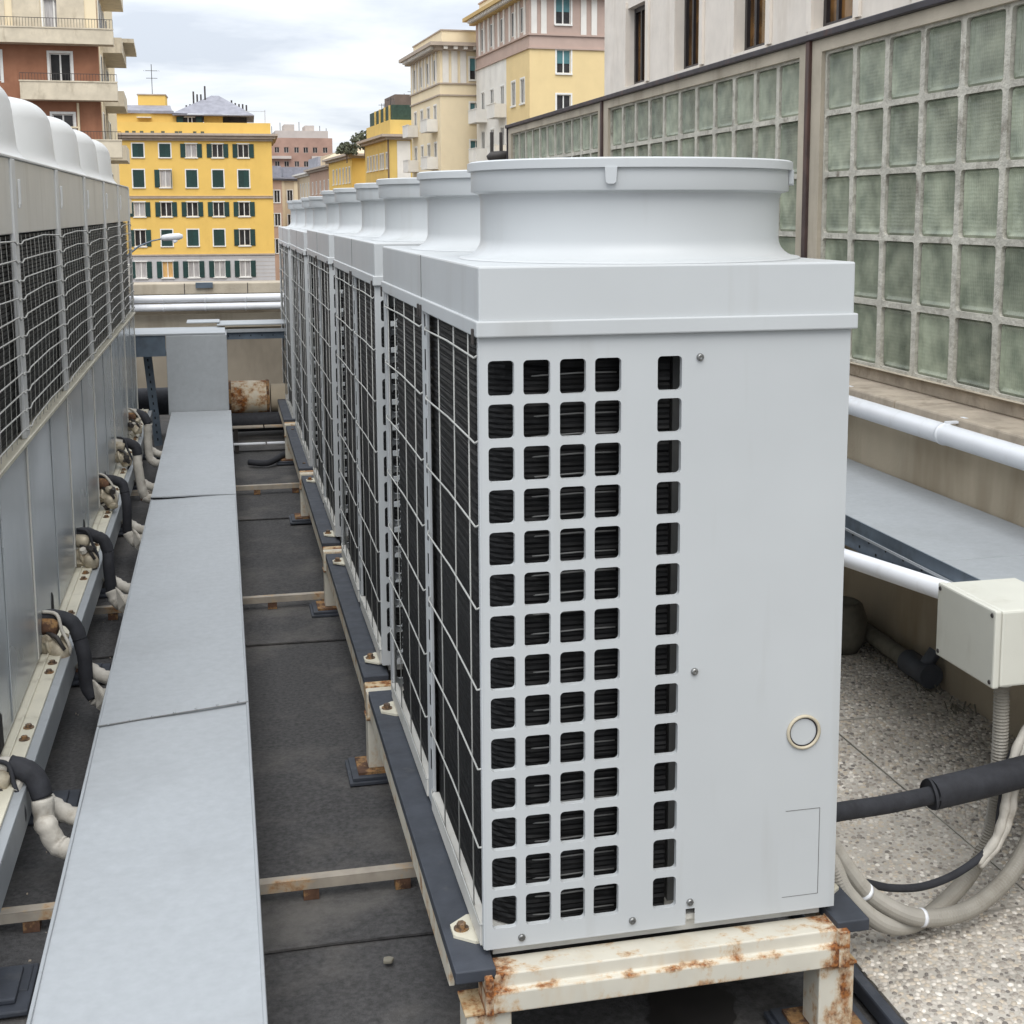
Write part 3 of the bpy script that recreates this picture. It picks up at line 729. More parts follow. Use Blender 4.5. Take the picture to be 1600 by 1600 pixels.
    q = [(LX+.0, -.012, z+.03), (LX+.04, -.03, z+.022), (LX+.07, -.05, z-.03), (LX+.085, -.06, z-.09), (LX+.07, -.05, z-.15)]
    add('cable', MB().tube(smooth_path([Vector(p)+Vector((rk.uniform(-.01, .01), rk.uniform(-.01, .01), 0)) for p in q], 5), .006, 6), 'wrap_white' if k % 2 else 'rubber_foam', v, smooth=True)
    add('copper_end', MB().tube([(LX-.01, -.022, z-.018), (LX+.03, -.03, z-.022), (LX+.05, -.034, z-.026)], [.028, .030, .024], 12), 'rust' if k % 2 else 'valve', t, smooth=True)

# ------------------------------------------------------------------ central sheet-metal duct
du = thing('metal_duct', 'long pale grey sheet-metal duct on the roof between the two rows', 'duct')
DX0, DX1 = -.868, -.438
for x_ in (DX0, DX1-.006): add('folded_lip', MB().box(x_-.001, x_+.007, -2.3, 7.74, -.030, .0048), 'galvanised', du, bevel=.002)
def duct_panel(y0, y1, sk0=0, sk1=0, dz=0.0, lift=0.0):
    """lid sheet with skewed ends, slight sag and folded edges"""
    mb = MB(); n = 24; nx = 10; idx = {}
    for i in range(n+1):
        for j in range(nx+1):
            fx = j/nx; y = (y0+sk0*fx)+((y1+sk1*fx)-(y0+sk0*fx))*i/n
            z = dz-.006*math.sin(math.pi*fx)*math.sin(math.pi*i/n)+.0022*math.sin(5.3*y+4*fx)*math.sin(math.pi*fx)+.0012*math.sin(11*y-6*fx)
            if i == 0: z += lift*(1-fx)
            idx[i, j] = len(mb.v); mb.v.append((DX0+(DX1-DX0)*fx, y, z))
    for i in range(n):
        for j in range(nx): mb.f.append((idx[i, j], idx[i, j+1], idx[i+1, j+1], idx[i+1, j]))
    for j, xo in ((0, DX0-.003), (nx, DX1+.003)):
        for i in range(n):
            a, b = mb.v[idx[i, j]], mb.v[idx[i+1, j]]
            q = [a, b, (xo, b[1], b[2]-.05), (xo, a[1], a[2]-.05)]
            mb.quad(*(q if j else q[::-1]))
    for i, jj in ((0, range(nx)), (n, range(nx))):
        for j in jj:
            a, b = mb.v[idx[i, j]], mb.v[idx[i, j+1]]
            mb.quad(a, (a[0], a[1], a[2]-.006), (b[0], b[1], b[2]-.006), b)
    return mb
add('duct_lid', duct_panel(-2.3, 1.424, 0, .10, 0.0), 'galv_duct', du)
add('duct_lid', duct_panel(1.426, 4.60, .10, .03, .0035), 'galv_duct', du)
add('duct_lid', duct_panel(4.604, 6.46, .03, .30, .007, lift=.012), 'galv_duct', du)
add('duct_lid', duct_panel(6.465, 7.74, .30, 0.0, .006), 'galv_duct', du)
add('duct_side', MB().box(DX0+.004, DX0+.010, -2.3, 7.74, FLOOR+.03, -.012), 'galvanised', du)
add('duct_side', MB().box(DX1-.010, DX1-.004, -2.3, 7.74, FLOOR+.03, -.012), 'galvanised', du)
for y in (.2, 1.9, 3.6, 5.2, 6.9): add('duct_bracket', MB().box(DX0+.02, DX1-.02, y, y+.04, FLOOR, FLOOR+.029), 'galv_dark', du)
add('seam_strip', MB().prism([(DX0, 1.420), (DX1, 1.520), (DX1, 1.527), (DX0, 1.427)], .0045, .0058), 'plate_grey', du)
for i in range(7):
    f = i/6; add('rivet', MB().lathe([(.005, 0), (.004, .002), (0, .003)], n=8), 'galvanised', du, loc=(DX0+.03+(DX1-DX0-.06)*f, 1.430+.10*f, .0062))
add('riser', MB().box(DX0-.020, DX1-.012, 7.75, 8.12, -.02, .572), 'galv_duct', du, bevel=.004)
add('top_branch', MB().box(-1.9, DX1-.022, 7.752, 8.30, .5735, .588), 'galvanised', du, bevel=.003)
add('branch_face', MB().box(-1.9, DX0-.024, 7.762, 7.78, .42, .573), 'galv_dark', du)
add('branch_bottom', MB().box(-1.9, DX0-.024, 7.78, 8.28, .42, .428), 'galv_dark', du)
br = thing('brace_post', 'slanted perforated galvanised post beside the vertical duct at the back', 'post', loc=(0, 0, 0))
mt = Matrix.Translation((-1.035, 7.95, .42)) @ Matrix.Rotation(R(-4.5), 4, 'Y')
add('channel', MB().box(-.03, .03, -.003, .003, -.70, 0, mt).box(-.03, -.025, .0035, .04, -.70, 0, mt).box(.025, .03, .0035, .04, -.70, 0, mt), 'galv_dark', br)
for i in range(12): add('hole', MB().box(-.005, .005, -.0042, -.0031, -.66+i*.055, -.64+i*.055, mt), 'dark_inside', br)
tr = thing('cable_tray', 'blue-grey perforated cable tray fixed across the back wall', 'cable tray')
add('tray_side', MB().box(-.47, .75, 8.20, 8.206, .492, .560).box(-.47, .75, 8.206, 8.5, .492, .498), 'galv_dark', tr)
add('tray_lip', MB().box(-.47, .75, 8.18, 8.199, .548, .572), 'galvanised', tr)
add('tray_lid', MB().box(-.75, -.50, 8.31, 8.60, .615, .622).box(-.52, .75, 8.21, 8.62, .600, .608), 'galvanised', tr)
for i in range(14): add('hole', MB().box(-.44+i*.085, -.432+i*.085, 8.1985, 8.1999, .515, .525), 'dark_inside', tr)

# ------------------------------------------------------------------ back wall with its pipes
bw = add('parapet_wall', MB().box(-7, 2.6, 10.0, 10.18, FLOOR-.01, .7415), 'parapet_concrete_shaded'); tag(bw, 'stained concrete parapet wall closing the roof at the back', 'wall')
add('wall_band', MB().box(-7, 2.6, 9.975, 9.998, .44, .565), 'concrete', bw)
add('coping', MB().box(-7, 2.6, 9.93, 10.25, .742, .842), 'concrete', bw, bevel=.01)
for i in range(9): add('coping_joint', MB().box(-3+i*.55, -2.994+i*.55, 9.927, 9.9295, .742, .842), 'frame_dark', bw)
for z, lb in ((.709, 'upper of two white pipes running along the back parapet'), (.634, 'lower of two white pipes running along the back parapet')):
    o = tag(add('wall_pipe', MB().tube([(-4, 9.86, z), (0, 9.86, z+.003), (2.2, 9.86, z)], .034, 20), 'pipe_white', smooth=True), lb, 'pipe', 'white pipes on the back parapet')
    for x in (-.98, -.62, -.27):
        add('pipe_clamp', MB().tube([(x-.008, 9.86, z), (x+.008, 9.86, z)], .0358, 20), 'pipe_white', o, smooth=True)
tag(add('wall_plate', MB().box(-.70, -.55, 9.90, 9.925, .800, .850), 'galv_dark', bevel=.003), 'small dark plate fixed to the back parapet coping', 'plate')
tag(add('utility_box', MB().box(-1.36, -1.235, 9.6, 9.75, .83, 1.03), 'wall_pale', bevel=.008), 'small pale box beside the farthest old chiller above the parapet', 'box')
dr = thing('pipe_drum', 'rusty white drum-shaped pipe section lying beside the vertical duct', 'pipe')
add('shell', MB().tube([(-.452, 8.5, -.012), (-.13, 8.5, -.012)], .142, 36), 'drum', dr, auto=60)
for x in (-.452, -.155): add('hoop', MB().tube([(x, 8.5, -.012), (x+.022, 8.5, -.012)], .147, 36), 'rust', dr, auto=60)
add('pipe_tail', MB().tube([(-.12, 8.5, -.02), (1.0, 8.5, -.02)], .118, 30), 'concrete_stained', dr, auto=60)
add('pipe_back', MB().tube([(-1.8, 8.62, -.03), (-.46, 8.55, -.02)], .11, 24), 'rubber_foam', dr, auto=60)
dp = thing('pipe_bed', 'long dark pipe lying below the rusty drum at the back', 'pipe')
add('pipe_body', MB().tube([(-.47, 8.36, -.185), (.0, 8.36, -.185)], .075, 24), 'rubber_foam', dp, auto=60)
for k, (y, z) in enumerate(((8.12, -.20), (7.62, -.245))):
    o = thing('floor_channel', ('pale steel channel on the roof in front of the rusty drum', 'thin pale steel channel on the roof, nearer than the drum')[k], 'steel bar', group='channels before the drum')
    add('channel', MB().box(-.43, -.195, y, y+.09-.05*k, z, z+.012).box(-.185, .0, y, y+.09-.05*k, z, z+.012), 'pipe_white' if k else 'bar_steel', o, bevel=.002)
    add('support', MB().box(-.42, -.39, y+.01, y+.05, FLOOR, z).box(-.04, -.01, y+.01, y+.05, FLOOR, z), 'iron', o)
tag(add('black_tube', MB().tube(smooth_path([(-.33, 7.05, FLOOR+.03), (-.2, 7.0, FLOOR+.028), (-.08, 7.18, FLOOR+.05), (.0, 7.2, FLOOR+.06)], 6), .022, 12), 'rubber_foam', smooth=True), 'loose black tube lying on the roof near the back end', 'tube')
tag(add('loose_stone', MB().prism([(-.013, -.009), (.007, -.012), (.015, .002), (.004, .011), (-.010, .009)], FLOOR, FLOOR+.010), 'jar', bevel=.003, loc=(-.141, .511, 0)), 'small grey stone lying on the dark roof sheet', 'stone')
tag(add('rubber_offcut', MB().box(-.985, -.960, .56, .67, FLOOR, FLOOR+.018), 'rubber', bevel=.004), 'short black rubber offcut on the roof beside the central duct', 'offcut')
dbr = MB()
for i in range(34):
    a = rnd.uniform(0, 6.28); x, y = rnd.uniform(-1.05, -.9) if i < 35 else rnd.uniform(-.42, -.02), rnd.uniform(.5, 6)
    s = rnd.uniform(.001, .004); dbr.box(x-s, x+s, y-s, y+s*.7, FLOOR-.004, FLOOR+s*.7)
o = add('debris', dbr, 'concrete_ledge'); o['kind'] = 'stuff'; o['label'] = 'small crumbs of grit scattered on the roof sheet'; o['category'] = 'grit'

# ------------------------------------------------------------------ right: glass-block wall
gw = thing('glass_block_wall', 'weathered concrete wall with green glass blocks behind the heat pumps', 'wall')
GX = 2.20
add('lower_wall', MB().box(2.045, 2.5, -4, 10.05, FLOOR, .702), 'concrete_stained', gw)
yy = -4.0; k = 0
while yy < 10.0:
    ln = 1.62 if k else 1.3
    y2 = min(yy+ln, 10.05)
    add('ledge_stone', MB().box(2.012, 2.215, yy+.003, y2-.003, .704, .755), 'concrete_ledge', gw, bevel=.008); yy = y2; k += 1
add('plinth_band', MB().box(2.205, 2.48, -4, 10.05, .7555, .812), 'concrete_ledge', gw, bevel=.005)
add('core', MB().box(2.262, 2.5, -4, 10.04, .812, 2.235), 'dark_inside', gw)
bays = [(-3.45, -.145), (-.005, 3.30), (3.44, 6.745), (6.90, 9.98)]
mb_frame = MB(); mb_lat = MB()
PITCHY, PITCHZ = .284, .272
zc = [2.040-.272*i for i in range(5)]
to3 = lambda u, v, d: (GX+d, -u, v)      # u = -y keeps the faces turned to -x
blk = MB()
hw, hh = .1275, .1240
def rr(a, b, rad, x):
    out = []
    for cx, cy, st_ in ((a-rad, b-rad, 0), (-a+rad, b-rad, 90), (-a+rad, -b+rad, 180), (a-rad, -b+rad, 270)):
        for q in range(4):
            an = R(st_+30*q); out.append((x, -(cx+rad*math.cos(an)), cy+rad*math.sin(an)))
    return out
loops = [rr(hw, hh, .014, .030), rr(hw, hh, .014, .012), rr(hw-.010, hh-.010, .014, .006), rr(hw-.022, hh-.022, .010, .013), rr(hw-.026, hh-.026, .008, .014)]
for lp in loops: blk.v += lp
for i in range(len(loops)-1):
    for q in range(16):
        a, b = i*16+q, i*16+(q+1) % 16; blk.f.append((a, b, b+16, a+16))
blk.f.append(tuple(range(64, 80)))
bme = blk.mesh('glass_block')
for p in bme.polygons: p.use_smooth = True
try: bme.set_sharp_from_angle(angle=R(50))
except Exception: pass
bme.materials.append(MATS['block_glass'])
for bi, (ya, yb) in enumerate(bays):
    n = 11; p = (yb-ya-.10)/n; ys0 = ya+.05
    mb = MB()
    for i in range(n):
        for j in range(5):
            y = ys0+(i+.5)*p; z = zc[j]
            mb.ring_cell(-(y+p/2), -(y-p/2), z-.136, z+.136, (-(y+min(hw, p/2-.0150))+0, -(y-min(hw, p/2-.0150)), z-hh, z+hh), .016, to3, .05, 3)
            if y > -.2:
                o = bpy.data.objects.new('glass_block', bme); col.objects.link(o); o.parent = gw
                o.location = (GX+rnd.uniform(.002, .006), y, z); o.rotation_euler = (0, rnd.uniform(-.012, .012), rnd.uniform(-.012, .012))
                o.scale = (1, min(1, (p/2-.0150)/hw), 1)
            elif j < 5:
                o = bpy.data.objects.new('glass_block', bme); col.objects.link(o); o.parent = gw; o.location = (GX+.004, y, z)
    add('mortar_grid', mb, 'mortar', gw)
    # concrete surround, standing slightly proud
    z0, z1 = zc[4]-.136, zc[0]+.136
    add('surround', MB().box(GX-.020, GX+.055, ya-.062, ya+.049, .813, 2.232).box(GX-.020, GX+.055, yb-.049, yb+.062, .813, 2.232).box(GX-.020, GX+.055, ya+.0495, yb-.0495, z1, 2.232).box(GX-.020, GX+.055, ya+.0495, yb-.0495, .813, z0), 'concrete', gw, bevel=.003)
for y in (-.075, 3.37, 6.825): add('downpipe', MB().box(GX-.036, GX+.02, y-.020, y+.020, .815, 2.252), 'downpipe', gw, bevel=.003)
add('coping', MB().box(GX-.045, 2.52, -4, 10.07, 2.2325, 2.262), 'coping', gw, bevel=.004)
add('end_post', MB().box(GX-.03, 2.5, 10.045, 10.075, .8, 2.232), 'coping', gw)
# flood lamp bracket at the far end
fl = thing('bracket_lamp', 'black bracket lamp at the far end of the glass-block wall', 'lamp', loc=(2.12, 10.25, 1.95))
add('lamp_body', MB().tube([(-.10, 0, .02), (-.06, 0, .035), (.05, 0, .04), (.11, 0, .055)], [.02, .045, .05, .03], 14), 'iron', fl, smooth=True)
for x in (-.055, .035): add('fork', MB().box(x-.016, x+.016, -.012, .012, .06, .26), 'iron', fl, bevel=.005)
add('stem', MB().tube([(0, 0, -.25), (0, 0, .02)], .02, 10), 'iron', fl)

# wall pipes, right duct
wp = tag(add('wall_pipe', MB().tube([(1.965, -4, .700), (1.965, 0, .700), (1.965, 10, .700)], .037, 20), 'pipe_white', smooth=True), 'white pipe clamped along the concrete wall below the ledge', 'pipe')
for y in np.arange(-1.0, 9.5, .88):
    y = y+.06
    c_ = add('pipe_clamp', MB().tube([(1.965, y-.008, .700), (1.965, y+.008, .700)], .0395, 20), 'pipe_white', wp, smooth=True)
    add('clamp_arm', MB().box(1.965, 2.045, y-.007, y+.007, .737, .745).box(2.030, 2.044, y-.016, y+.016, .728, .756), 'pipe_white', c_)
tag(add('low_pipe', MB().tube([(1.528, .45, .434), (1.528, 1.8, .298), (1.528, 3.6, .10)], .029, 20), 'pipe_white', smooth=True), 'white pipe slanting down beneath the wall-side duct', 'pipe')
rd = thing('wall_duct', 'wide pale grey duct lid running along the concrete wall', 'duct')
yy = -3.0
while yy < 9.4:
    add('duct_lid', MB().box(1.562, 2.040, yy+.002, yy+2.0-.002, .443, .452), 'galv_duct', rd, bevel=.002); yy += 2.0
add('lid_edge', MB().box(1.556, 1.561, -3, 9.4, .412, .4528), 'galv_dark', rd)
add('lid_rim', MB().box(1.550, 1.5555, -3, 9.4, .404, .4115), 'galvanised', rd)
add('side_rail', MB().box(1.566, 1.570, -3, 9.4, .345, .4425), 'galv_dark', rd)
for i in range(30):
    for z in (.365, .395):
        y = -.2+i*.115+(.05 if z > .37 else 0)
        add('hole', MB().tube([(1.5648, y, z), (1.5662, y, z)], .0055, 8), 'dark_inside', rd)
add('tray_bottom', MB().box(1.570, 2.04, -3, 9.4, .345, .349), 'galv_dark', rd)
for y in (.95, 2.62, 4.4): add('bracket', MB().box(1.60, 2.04, y, y+.03, .305, .3445), 'galvanised', rd)

# junction box and conduits
jb = thing('junction_box', 'cream plastic junction box standing on ribbed conduit by the wall duct', 'junction box')
add('box_body', MB().box(1.318, 1.52, .29, .555, .335, .525), 'box_cream', jb, bevel=.006)
add('box_lid', MB().box(1.298, 1.3165, .288, .557, .333, .527), 'box_cream', jb, bevel=.005)
for y in (.302, .543):
    for z in (.347, .513): add('screw', MB().lathe([(.006, 0), (.005, .002), (0, .002)], n=10), 'iron', jb, loc=(1.2978, y, z)).rotation_euler = (0, R(-90), 0)
def ribbed(pts, r, name, mat, parent, amp=.0032, pitch=.0085):
    path = smooth_path(pts, 14); L_ = [0]
    for a, b in zip(path, path[1:]): L_.append(L_[-1]+(b-a).length)
    tot = L_[-1]; n = int(tot/pitch*2); out = []; rs_ = []; j = 0
    for i in range(n+1):
        s = tot*i/n
        while j < len(L_)-2 and L_[j+1] < s: j += 1
        f = (s-L_[j])/max(1e-9, L_[j+1]-L_[j]); out.append(path[j].lerp(path[j+1], min(1, f))); rs_.append(r+(amp if i % 2 else -amp*.4))
    return add(name, MB().tube(out, rs_, 14), mat, parent, auto=15)
add('gland', MB().tube([(1.395, .40, .334), (1.395, .40, .300)], .026, 18), 'box_cream', jb, auto=40)
hb_ = ribbed([(.745, .10, .085), (.80, .11, .045), (.852, .125, -.05), (.976, .19, -.172), (1.108, .27, -.232), (1.235, .34, -.222), (1.34, .40, -.185), (1.395, .42, -.105), (1.402, .41, .01), (1.398, .40, .16), (1.395, .40, .31)], .0175, 'ribbed_conduit', 'conduit', None)
tag(hb_, 'inner ribbed grey conduit rising to the cream junction box', 'conduit', 'ribbed conduits')
ha = ribbed([(.742, .13, .135), (.795, .135, .095), (.857, .155, .005), (.95, .195, -.105), (1.085, .225, -.190), (1.23, .25, -.205), (1.365, .30, -.170), (1.47, .37, -.12), (1.58, .45, -.03), (1.68, .5, .09)], .0185, 'ribbed_conduit', 'conduit', None)
tag(ha, 'outer ribbed grey conduit curving out past the right picture edge', 'conduit', 'ribbed conduits')
for p, dr_ in (((.925, .182, -.082), (.09, .03, -.10)), ((1.10, .228, -.194), (.12, .02, -.02))):
    d_ = Vector(dr_).normalized()*.004; p = Vector(p)
    add('tie', MB().tube([p-d_, p+d_], .0222, 16), 'pipe_white', ha, smooth=True)
bc = tag(add('black_cable', MB().tube(smooth_path([(.86, .16, -.045), (.924, .2, -.068), (1.017, .235, -.112), (1.12, .27, -.140), (1.223, .30, -.138), (1.318, .33, -.112), (1.368, .35, -.075), (1.380, .355, .0), (1.402, .36, .115), (1.445, .365, .185), (1.52, .38, .22)], 8), .0095, 12), 'rubber_foam', smooth=True), 'thin black cable looping in front of the ribbed conduits', 'cable')
for o1, r1_ in ((0.0, .0115), (.020, .0105)):
    add('white_tape', MB().tube(smooth_path([(1.300+o1*.3, .325, -.128-o1*.5), (1.352+o1*.5, .335, -.085-o1*.4), (1.376+o1, .337, -.02), (1.386+o1, .34, .05), (1.400+o1, .345, .12), (1.432+o1, .352, .185), (1.50+o1, .37, .235)], 8), [r1_*(1+.10*math.sin(i*1.1)) for i in range(49)], 10), 'wrap_white', bc, smooth=True)
bpz = thing('insulated_pipe', 'black foam-insulated pipe leaving the nearest heat pump to the right', 'pipe')
add('thin_sleeve', MB().tube(smooth_path([(.745, .17, .118), (.88, .21, .106), (1.01, .25, .090), (1.18, .30, .078)], 6), .0215, 16), 'rubber_foam', bpz, smooth=True)
add('thick_sleeve', MB().tube(smooth_path([(1.155, .295, .081), (1.162, .297, .081), (1.30, .31, .090), (1.44, .32, .104), (1.75, .34, .13)], 6), [.030, .036]+[.038]*23, 18), 'rubber_foam', bpz, auto=50)
dn = thing('drain_pipe', 'dark capped drain pipe lying at the foot of the concrete wall', 'pipe')
add('pipe_body', MB().tube([(2.005, 2.6, -.195), (1.985, 1.93, -.200)], .034, 18), 'jar', dn, auto=50)
add('cap', MB().tube([(1.985, 1.93, -.200), (1.985, 1.76, -.202)], .046, 22), 'plastic_dark', dn, auto=50)
add('branch', MB().tube([(1.985, 1.80, -.17), (2.02, 1.80, -.12)], .025, 14), 'plastic_dark', dn, auto=50)
tag(add('clay_pot', MB().lathe([(0, 0), (.075, 0), (.10, .05), (.105, .13), (.085, .19), (.07, .20), (.06, .19), (0, .18)], n=28), 'jar', smooth=True, loc=(1.88, 2.29, PAVE)), 'dusty clay pot at the wall foot, half hidden by the nearest heat pump', 'pot')
dbr = MB()
for i in range(60):
    x, y = 2.03-abs(rnd.gauss(0, .05)), rnd.uniform(1.5, 2.8); a = rnd.uniform(0, 3.14); l_ = rnd.uniform(.01, .05)
    dbr.tube([(x, y, PAVE+.006), (x+l_*math.cos(a)*.4, y+l_*math.sin(a), PAVE+.006+rnd.uniform(0, .03))], rnd.uniform(.0015, .004), 4)
o = add('debris', dbr, 'jar'); o['kind'] = 'stuff'; o['label'] = 'dry twigs and dirt along the wall foot'; o['category'] = 'twigs'

# ------------------------------------------------------------------ buildings
PANE, FRM, SHU = {}, {}, {}
class Building:
    """local frame: x along the front, y into the depth; the front faces -y and the side faces -x"""
    def __init__(s, name, label, x, y, rz, w, d, z0, z1, mat):
        s.t = thing(name, label, 'building', loc=(x, y, 0), rz=rz); s.w, s.d, s.z0, s.z1, s.mat = w, d, z0, z1, mat
        s.holes = {'F': [], 'L': []}
    def to(s, face):
        if face == 'F': return lambda u, v, d: (u, d, v)
        return lambda u, v, d: (d, u, v)
    def win(s, face, u, z, w, h, style='open', frame='white_paint', pane='pane_dark', sh='shutter_green', depth=.16, surround=.10, sill=True):
        """u: centre along the face, z: bottom"""
        s.holes[face].append((u-w/2, u+w/2, z, z+h))
        T = s.to(face)
        def bx(mb, u0, u1, v0, v1, d0, d1):
            a = T(u0, v0, d0); b = T(u1, v1, d1)
            return mb.box(min(a[0], b[0]), max(a[0], b[0]), min(a[1], b[1]), max(a[1], b[1]), min(a[2], b[2]), max(a[2], b[2]))
        mb = MB(); f = .055*max(1, w/1.1); dd = depth
        if style != 'closed':
            bx(mb, u-w/2, u-w/2+f, z, z+h, dd-.05, dd); bx(mb, u+w/2-f, u+w/2, z, z+h, dd-.05, dd)
            bx(mb, u-w/2+f, u+w/2-f, z, z+f, dd-.05, dd); bx(mb, u-w/2+f, u+w/2-f, z+h-f, z+h, dd-.05, dd)
            if w > .7: bx(mb, u-f*.8, u+f*.8, z+f, z+h-f, dd-.05, dd)
        if surround:
            q = surround; e = -.03
            bx(mb, u-w/2-q, u-w/2, z-q*.6, z+h+q, e, .0); bx(mb, u+w/2, u+w/2+q, z-q*.6, z+h+q, e, .0)
            bx(mb, u-w/2, u+w/2, z+h, z+h+q, e, .0)
        if sill: bx(mb, u-w/2-.12, u+w/2+.12, z-.12, z-.001, -.12, .0)
        if not mb.v: bx(mb, u-w/2, u+w/2, z, z+.04, dd-.05, dd)
        wo_ = add('window', mb, frame, s.t)
        add('pane', bx(MB(), u-w/2, u+w/2, z, z+h, dd+.001, dd+.02), pane, wo_)
        if style == 'closed':
            for a, b in ((u-w/2+.01, u-.006), (u+.006, u+w/2-.01)):
                add('shutter', bx(MB(), a, b, z+.01, z+h-.01, .02, .06), sh, wo_)
        elif style in ('open', 'left'):
            sw = w*.46
            add('shutter', bx(MB(), u-w/2-sw-.02, u-w/2-.02, z-.02, z+h+.02, -.085, -.035), sh, wo_)
            if style == 'open': add('shutter', bx(MB(), u+w/2+.02, u+w/2+sw+.02, z-.02, z+h+.02, -.085, -.035), sh, wo_)
            else: add('shutter', bx(MB(), u+w/2+.02, u+w/2+.08, z-.02, z+h+.02, -.5, -.035), sh, wo_)
        elif style == 'blind':
            add('blind', bx(MB(), u-w/2+f, u+w/2-f, z+h*.42, z+h-f, dd-.045, dd-.01), 'blind_teal', wo_)
        return wo_
    def face_sheet(s, face, z0, z1, reveal=.2, umax=None, umin=0):
        mb = MB(); T = s.to(face); um = umax if umax else (s.w if face == 'F' else s.d)
        H = [h for h in s.holes[face] if h[3] > z0 and h[2] < z1 and umin <= h[0] < um]
        ub = sorted({umin, um} | {round(h[0], 4) for h in H} | {round(h[1], 4) for h in H})
        vb = sorted({z0, z1} | {round(h[2], 4) for h in H} | {round(h[3], 4) for h in H})
        def q4(a, b, c, d): mb.quad(*((a, b, c, d) if face == 'F' else (d, c, b, a)))
        for i in range(len(ub)-1):
            for j in range(len(vb)-1):
                cu, cv = (ub[i]+ub[i+1])/2, (vb[j]+vb[j+1])/2
                if any(h[0] < cu < h[1] and h[2] < cv < h[3] for h in H): continue
                q4(T(ub[i], vb[j], 0), T(ub[i+1], vb[j], 0), T(ub[i+1], vb[j+1], 0), T(ub[i], vb[j+1], 0))
        for a, b, c, d in H:
            for p, q in (((a, c), (b, c)), ((b, c), (b, d)), ((b, d), (a, d)), ((a, d), (a, c))):
                q4(T(p[0], p[1], 0), T(p[0], p[1], reveal), T(q[0], q[1], reveal), T(q[0], q[1], 0))
        return mb
    def finish(s, bands=None, roof='roof_slate', bay=None):
        """bands: list of (z0,z1,material) for the facade"""
        for z0, z1, mt_ in (bands or [(s.z0, s.z1, s.mat)]):
            add('wall', s.face_sheet('F', z0, z1), mt_, s.t)
            if bay and mt_ == s.mat:
                add('wall', s.face_sheet('L', z0, z1, umax=bay), mt_, s.t); add('wall', s.face_sheet('L', z0, z1, umin=bay), 'wall_pale', s.t)
            else: add('wall', s.face_sheet('L', z0, z1), mt_, s.t)
        add('rear_wall', MB().quad((s.w, 0, s.z0), (s.w, s.d, s.z0), (s.w, s.d, s.z1), (s.w, 0, s.z1)).quad((s.w, s.d, s.z0), (0, s.d, s.z0), (0, s.d, s.z1), (s.w, s.d, s.z1)).box(.5, s.w-.5, .5, s.d-.5, s.z0, s.z1-.3), s.mat if s.mat != 'x' else 'wall_cream', s.t)
        add('roof', MB().quad((0, 0, s.z1), (s.w, 0, s.z1), (s.w, s.d, s.z1), (0, s.d, s.z1)), roof, s.t)
    def ledge(s, name, z0, z1, out, mat, x0=None, x1=None):
        o = out
        return add(name, MB().box(-o, s.w+o, -o, s.d+o, z0, z1).v and MB().box(-o, s.w+o, -o, -.001, z0, z1).box(-o, -.001, 0, s.d+o, z0, z1), mat, s.t)
    def balcony(s, face, u0, u1, z, out=1.0, h=.95, mat='balcony', rail=False):
        T = s.to(face)
        def bx(mb, a0, a1, v0, v1, d0, d1):
            a = T(a0, v0, d0); b = T(a1, v1, d1)
            return mb.box(min(a[0], b[0]), max(a[0], b[0]), min(a[1], b[1]), max(a[1], b[1]), min(a[2], b[2]), max(a[2], b[2]))
        mb = MB(); bx(mb, u0, u1, z-.14, z, -out, -.001)
        bx(mb, u0, u1, z, z+h, -out, -out+.12); bx(mb, u0, u0+.12, z, z+h, -out+.121, -.001); bx(mb, u1-.12, u1, z, z+h, -out+.121, -.001)
        o = add('balcony', mb, mat, s.t)
        cp = MB(); bx(cp, u0-.04, u1+.04, z+h, z+h+.07, -out-.04, -out+.14); add('balcony_cap', cp, mat, o)
        if rail:
            rm = MB(); n = max(2, int((u1-u0)/.16))
            for i in range(n+1):
                u = u0+(u1-u0)*i/n; bx(rm, u-.010, u+.010, z+h+.07, z+h+rail, -out+.05, -out+.07)
            bx(rm, u0, u1, z+h+rail, z+h+rail+.03, -out+.04, -out+.08); add('railing', rm, 'iron', o)
        return o
ROT = R(3.0)

# yellow building
b = Building('yellow_building', 'bright yellow apartment block with green shutters and grey stone base beyond the roof', -14.4, 150.35, R(-1.2), 19.75, 16, -24, 9.75, 'wall_yellow')
ox = 14.4
cols_ = [-8.88, -6.09, -3.34, -.57, 2.16]
rows_ = [(7.25, 1.42), (4.05, 1.85), (.93, 1.52), (-2.26, 1.75), (-5.68, 1.75)]
stl = [['closed', 'closed', 'open', 'open', 'open'], ['closed', 'left', 'closed', 'closed', 'closed'], ['open']*5, ['open', 'closed', 'closed', 'closed', 'open'], ['open']*5]
pns = [['pane_dark', 'pane_dark', 'pane_curtain', 'pane_dark', 'pane_dark'], ['pane_dark', 'pane_curtain', 'pane_dark', 'pane_dark', 'pane_dark'], ['pane_curtain', 'pane_dark', 'pane_dark', 'pane_dark', 'pane_dark'], ['pane_dark']*5, ['pane_curtain', 'pane_lit', 'pane_curtain', 'pane_curtain', 'pane_curtain']]
for r_, (z, h) in enumerate(rows_):
    for c_, x in enumerate(cols_):
        sh_ = .15*(r_-2)*.55
        b.win('F', x+ox+.15-r_*.05, z, 1.16, h, stl[r_][c_], pane=pns[r_][c_], surround=.12)
b.finish([(-24, -3.22, 'wall_stone_grey'), (-3.219, 9.75, 'wall_yellow')], 'roof_slate')
for z in np.arange(-7.4, -3.4, .42):
    add('stone_course', MB().box(0, 19.75, -.012, -.002, z, z+.03) if not (-5.75 < z < -3.85) else MB().box(17.65, 19.75, -.012, -.002, z, z+.03), 'trim_grey', b.t)
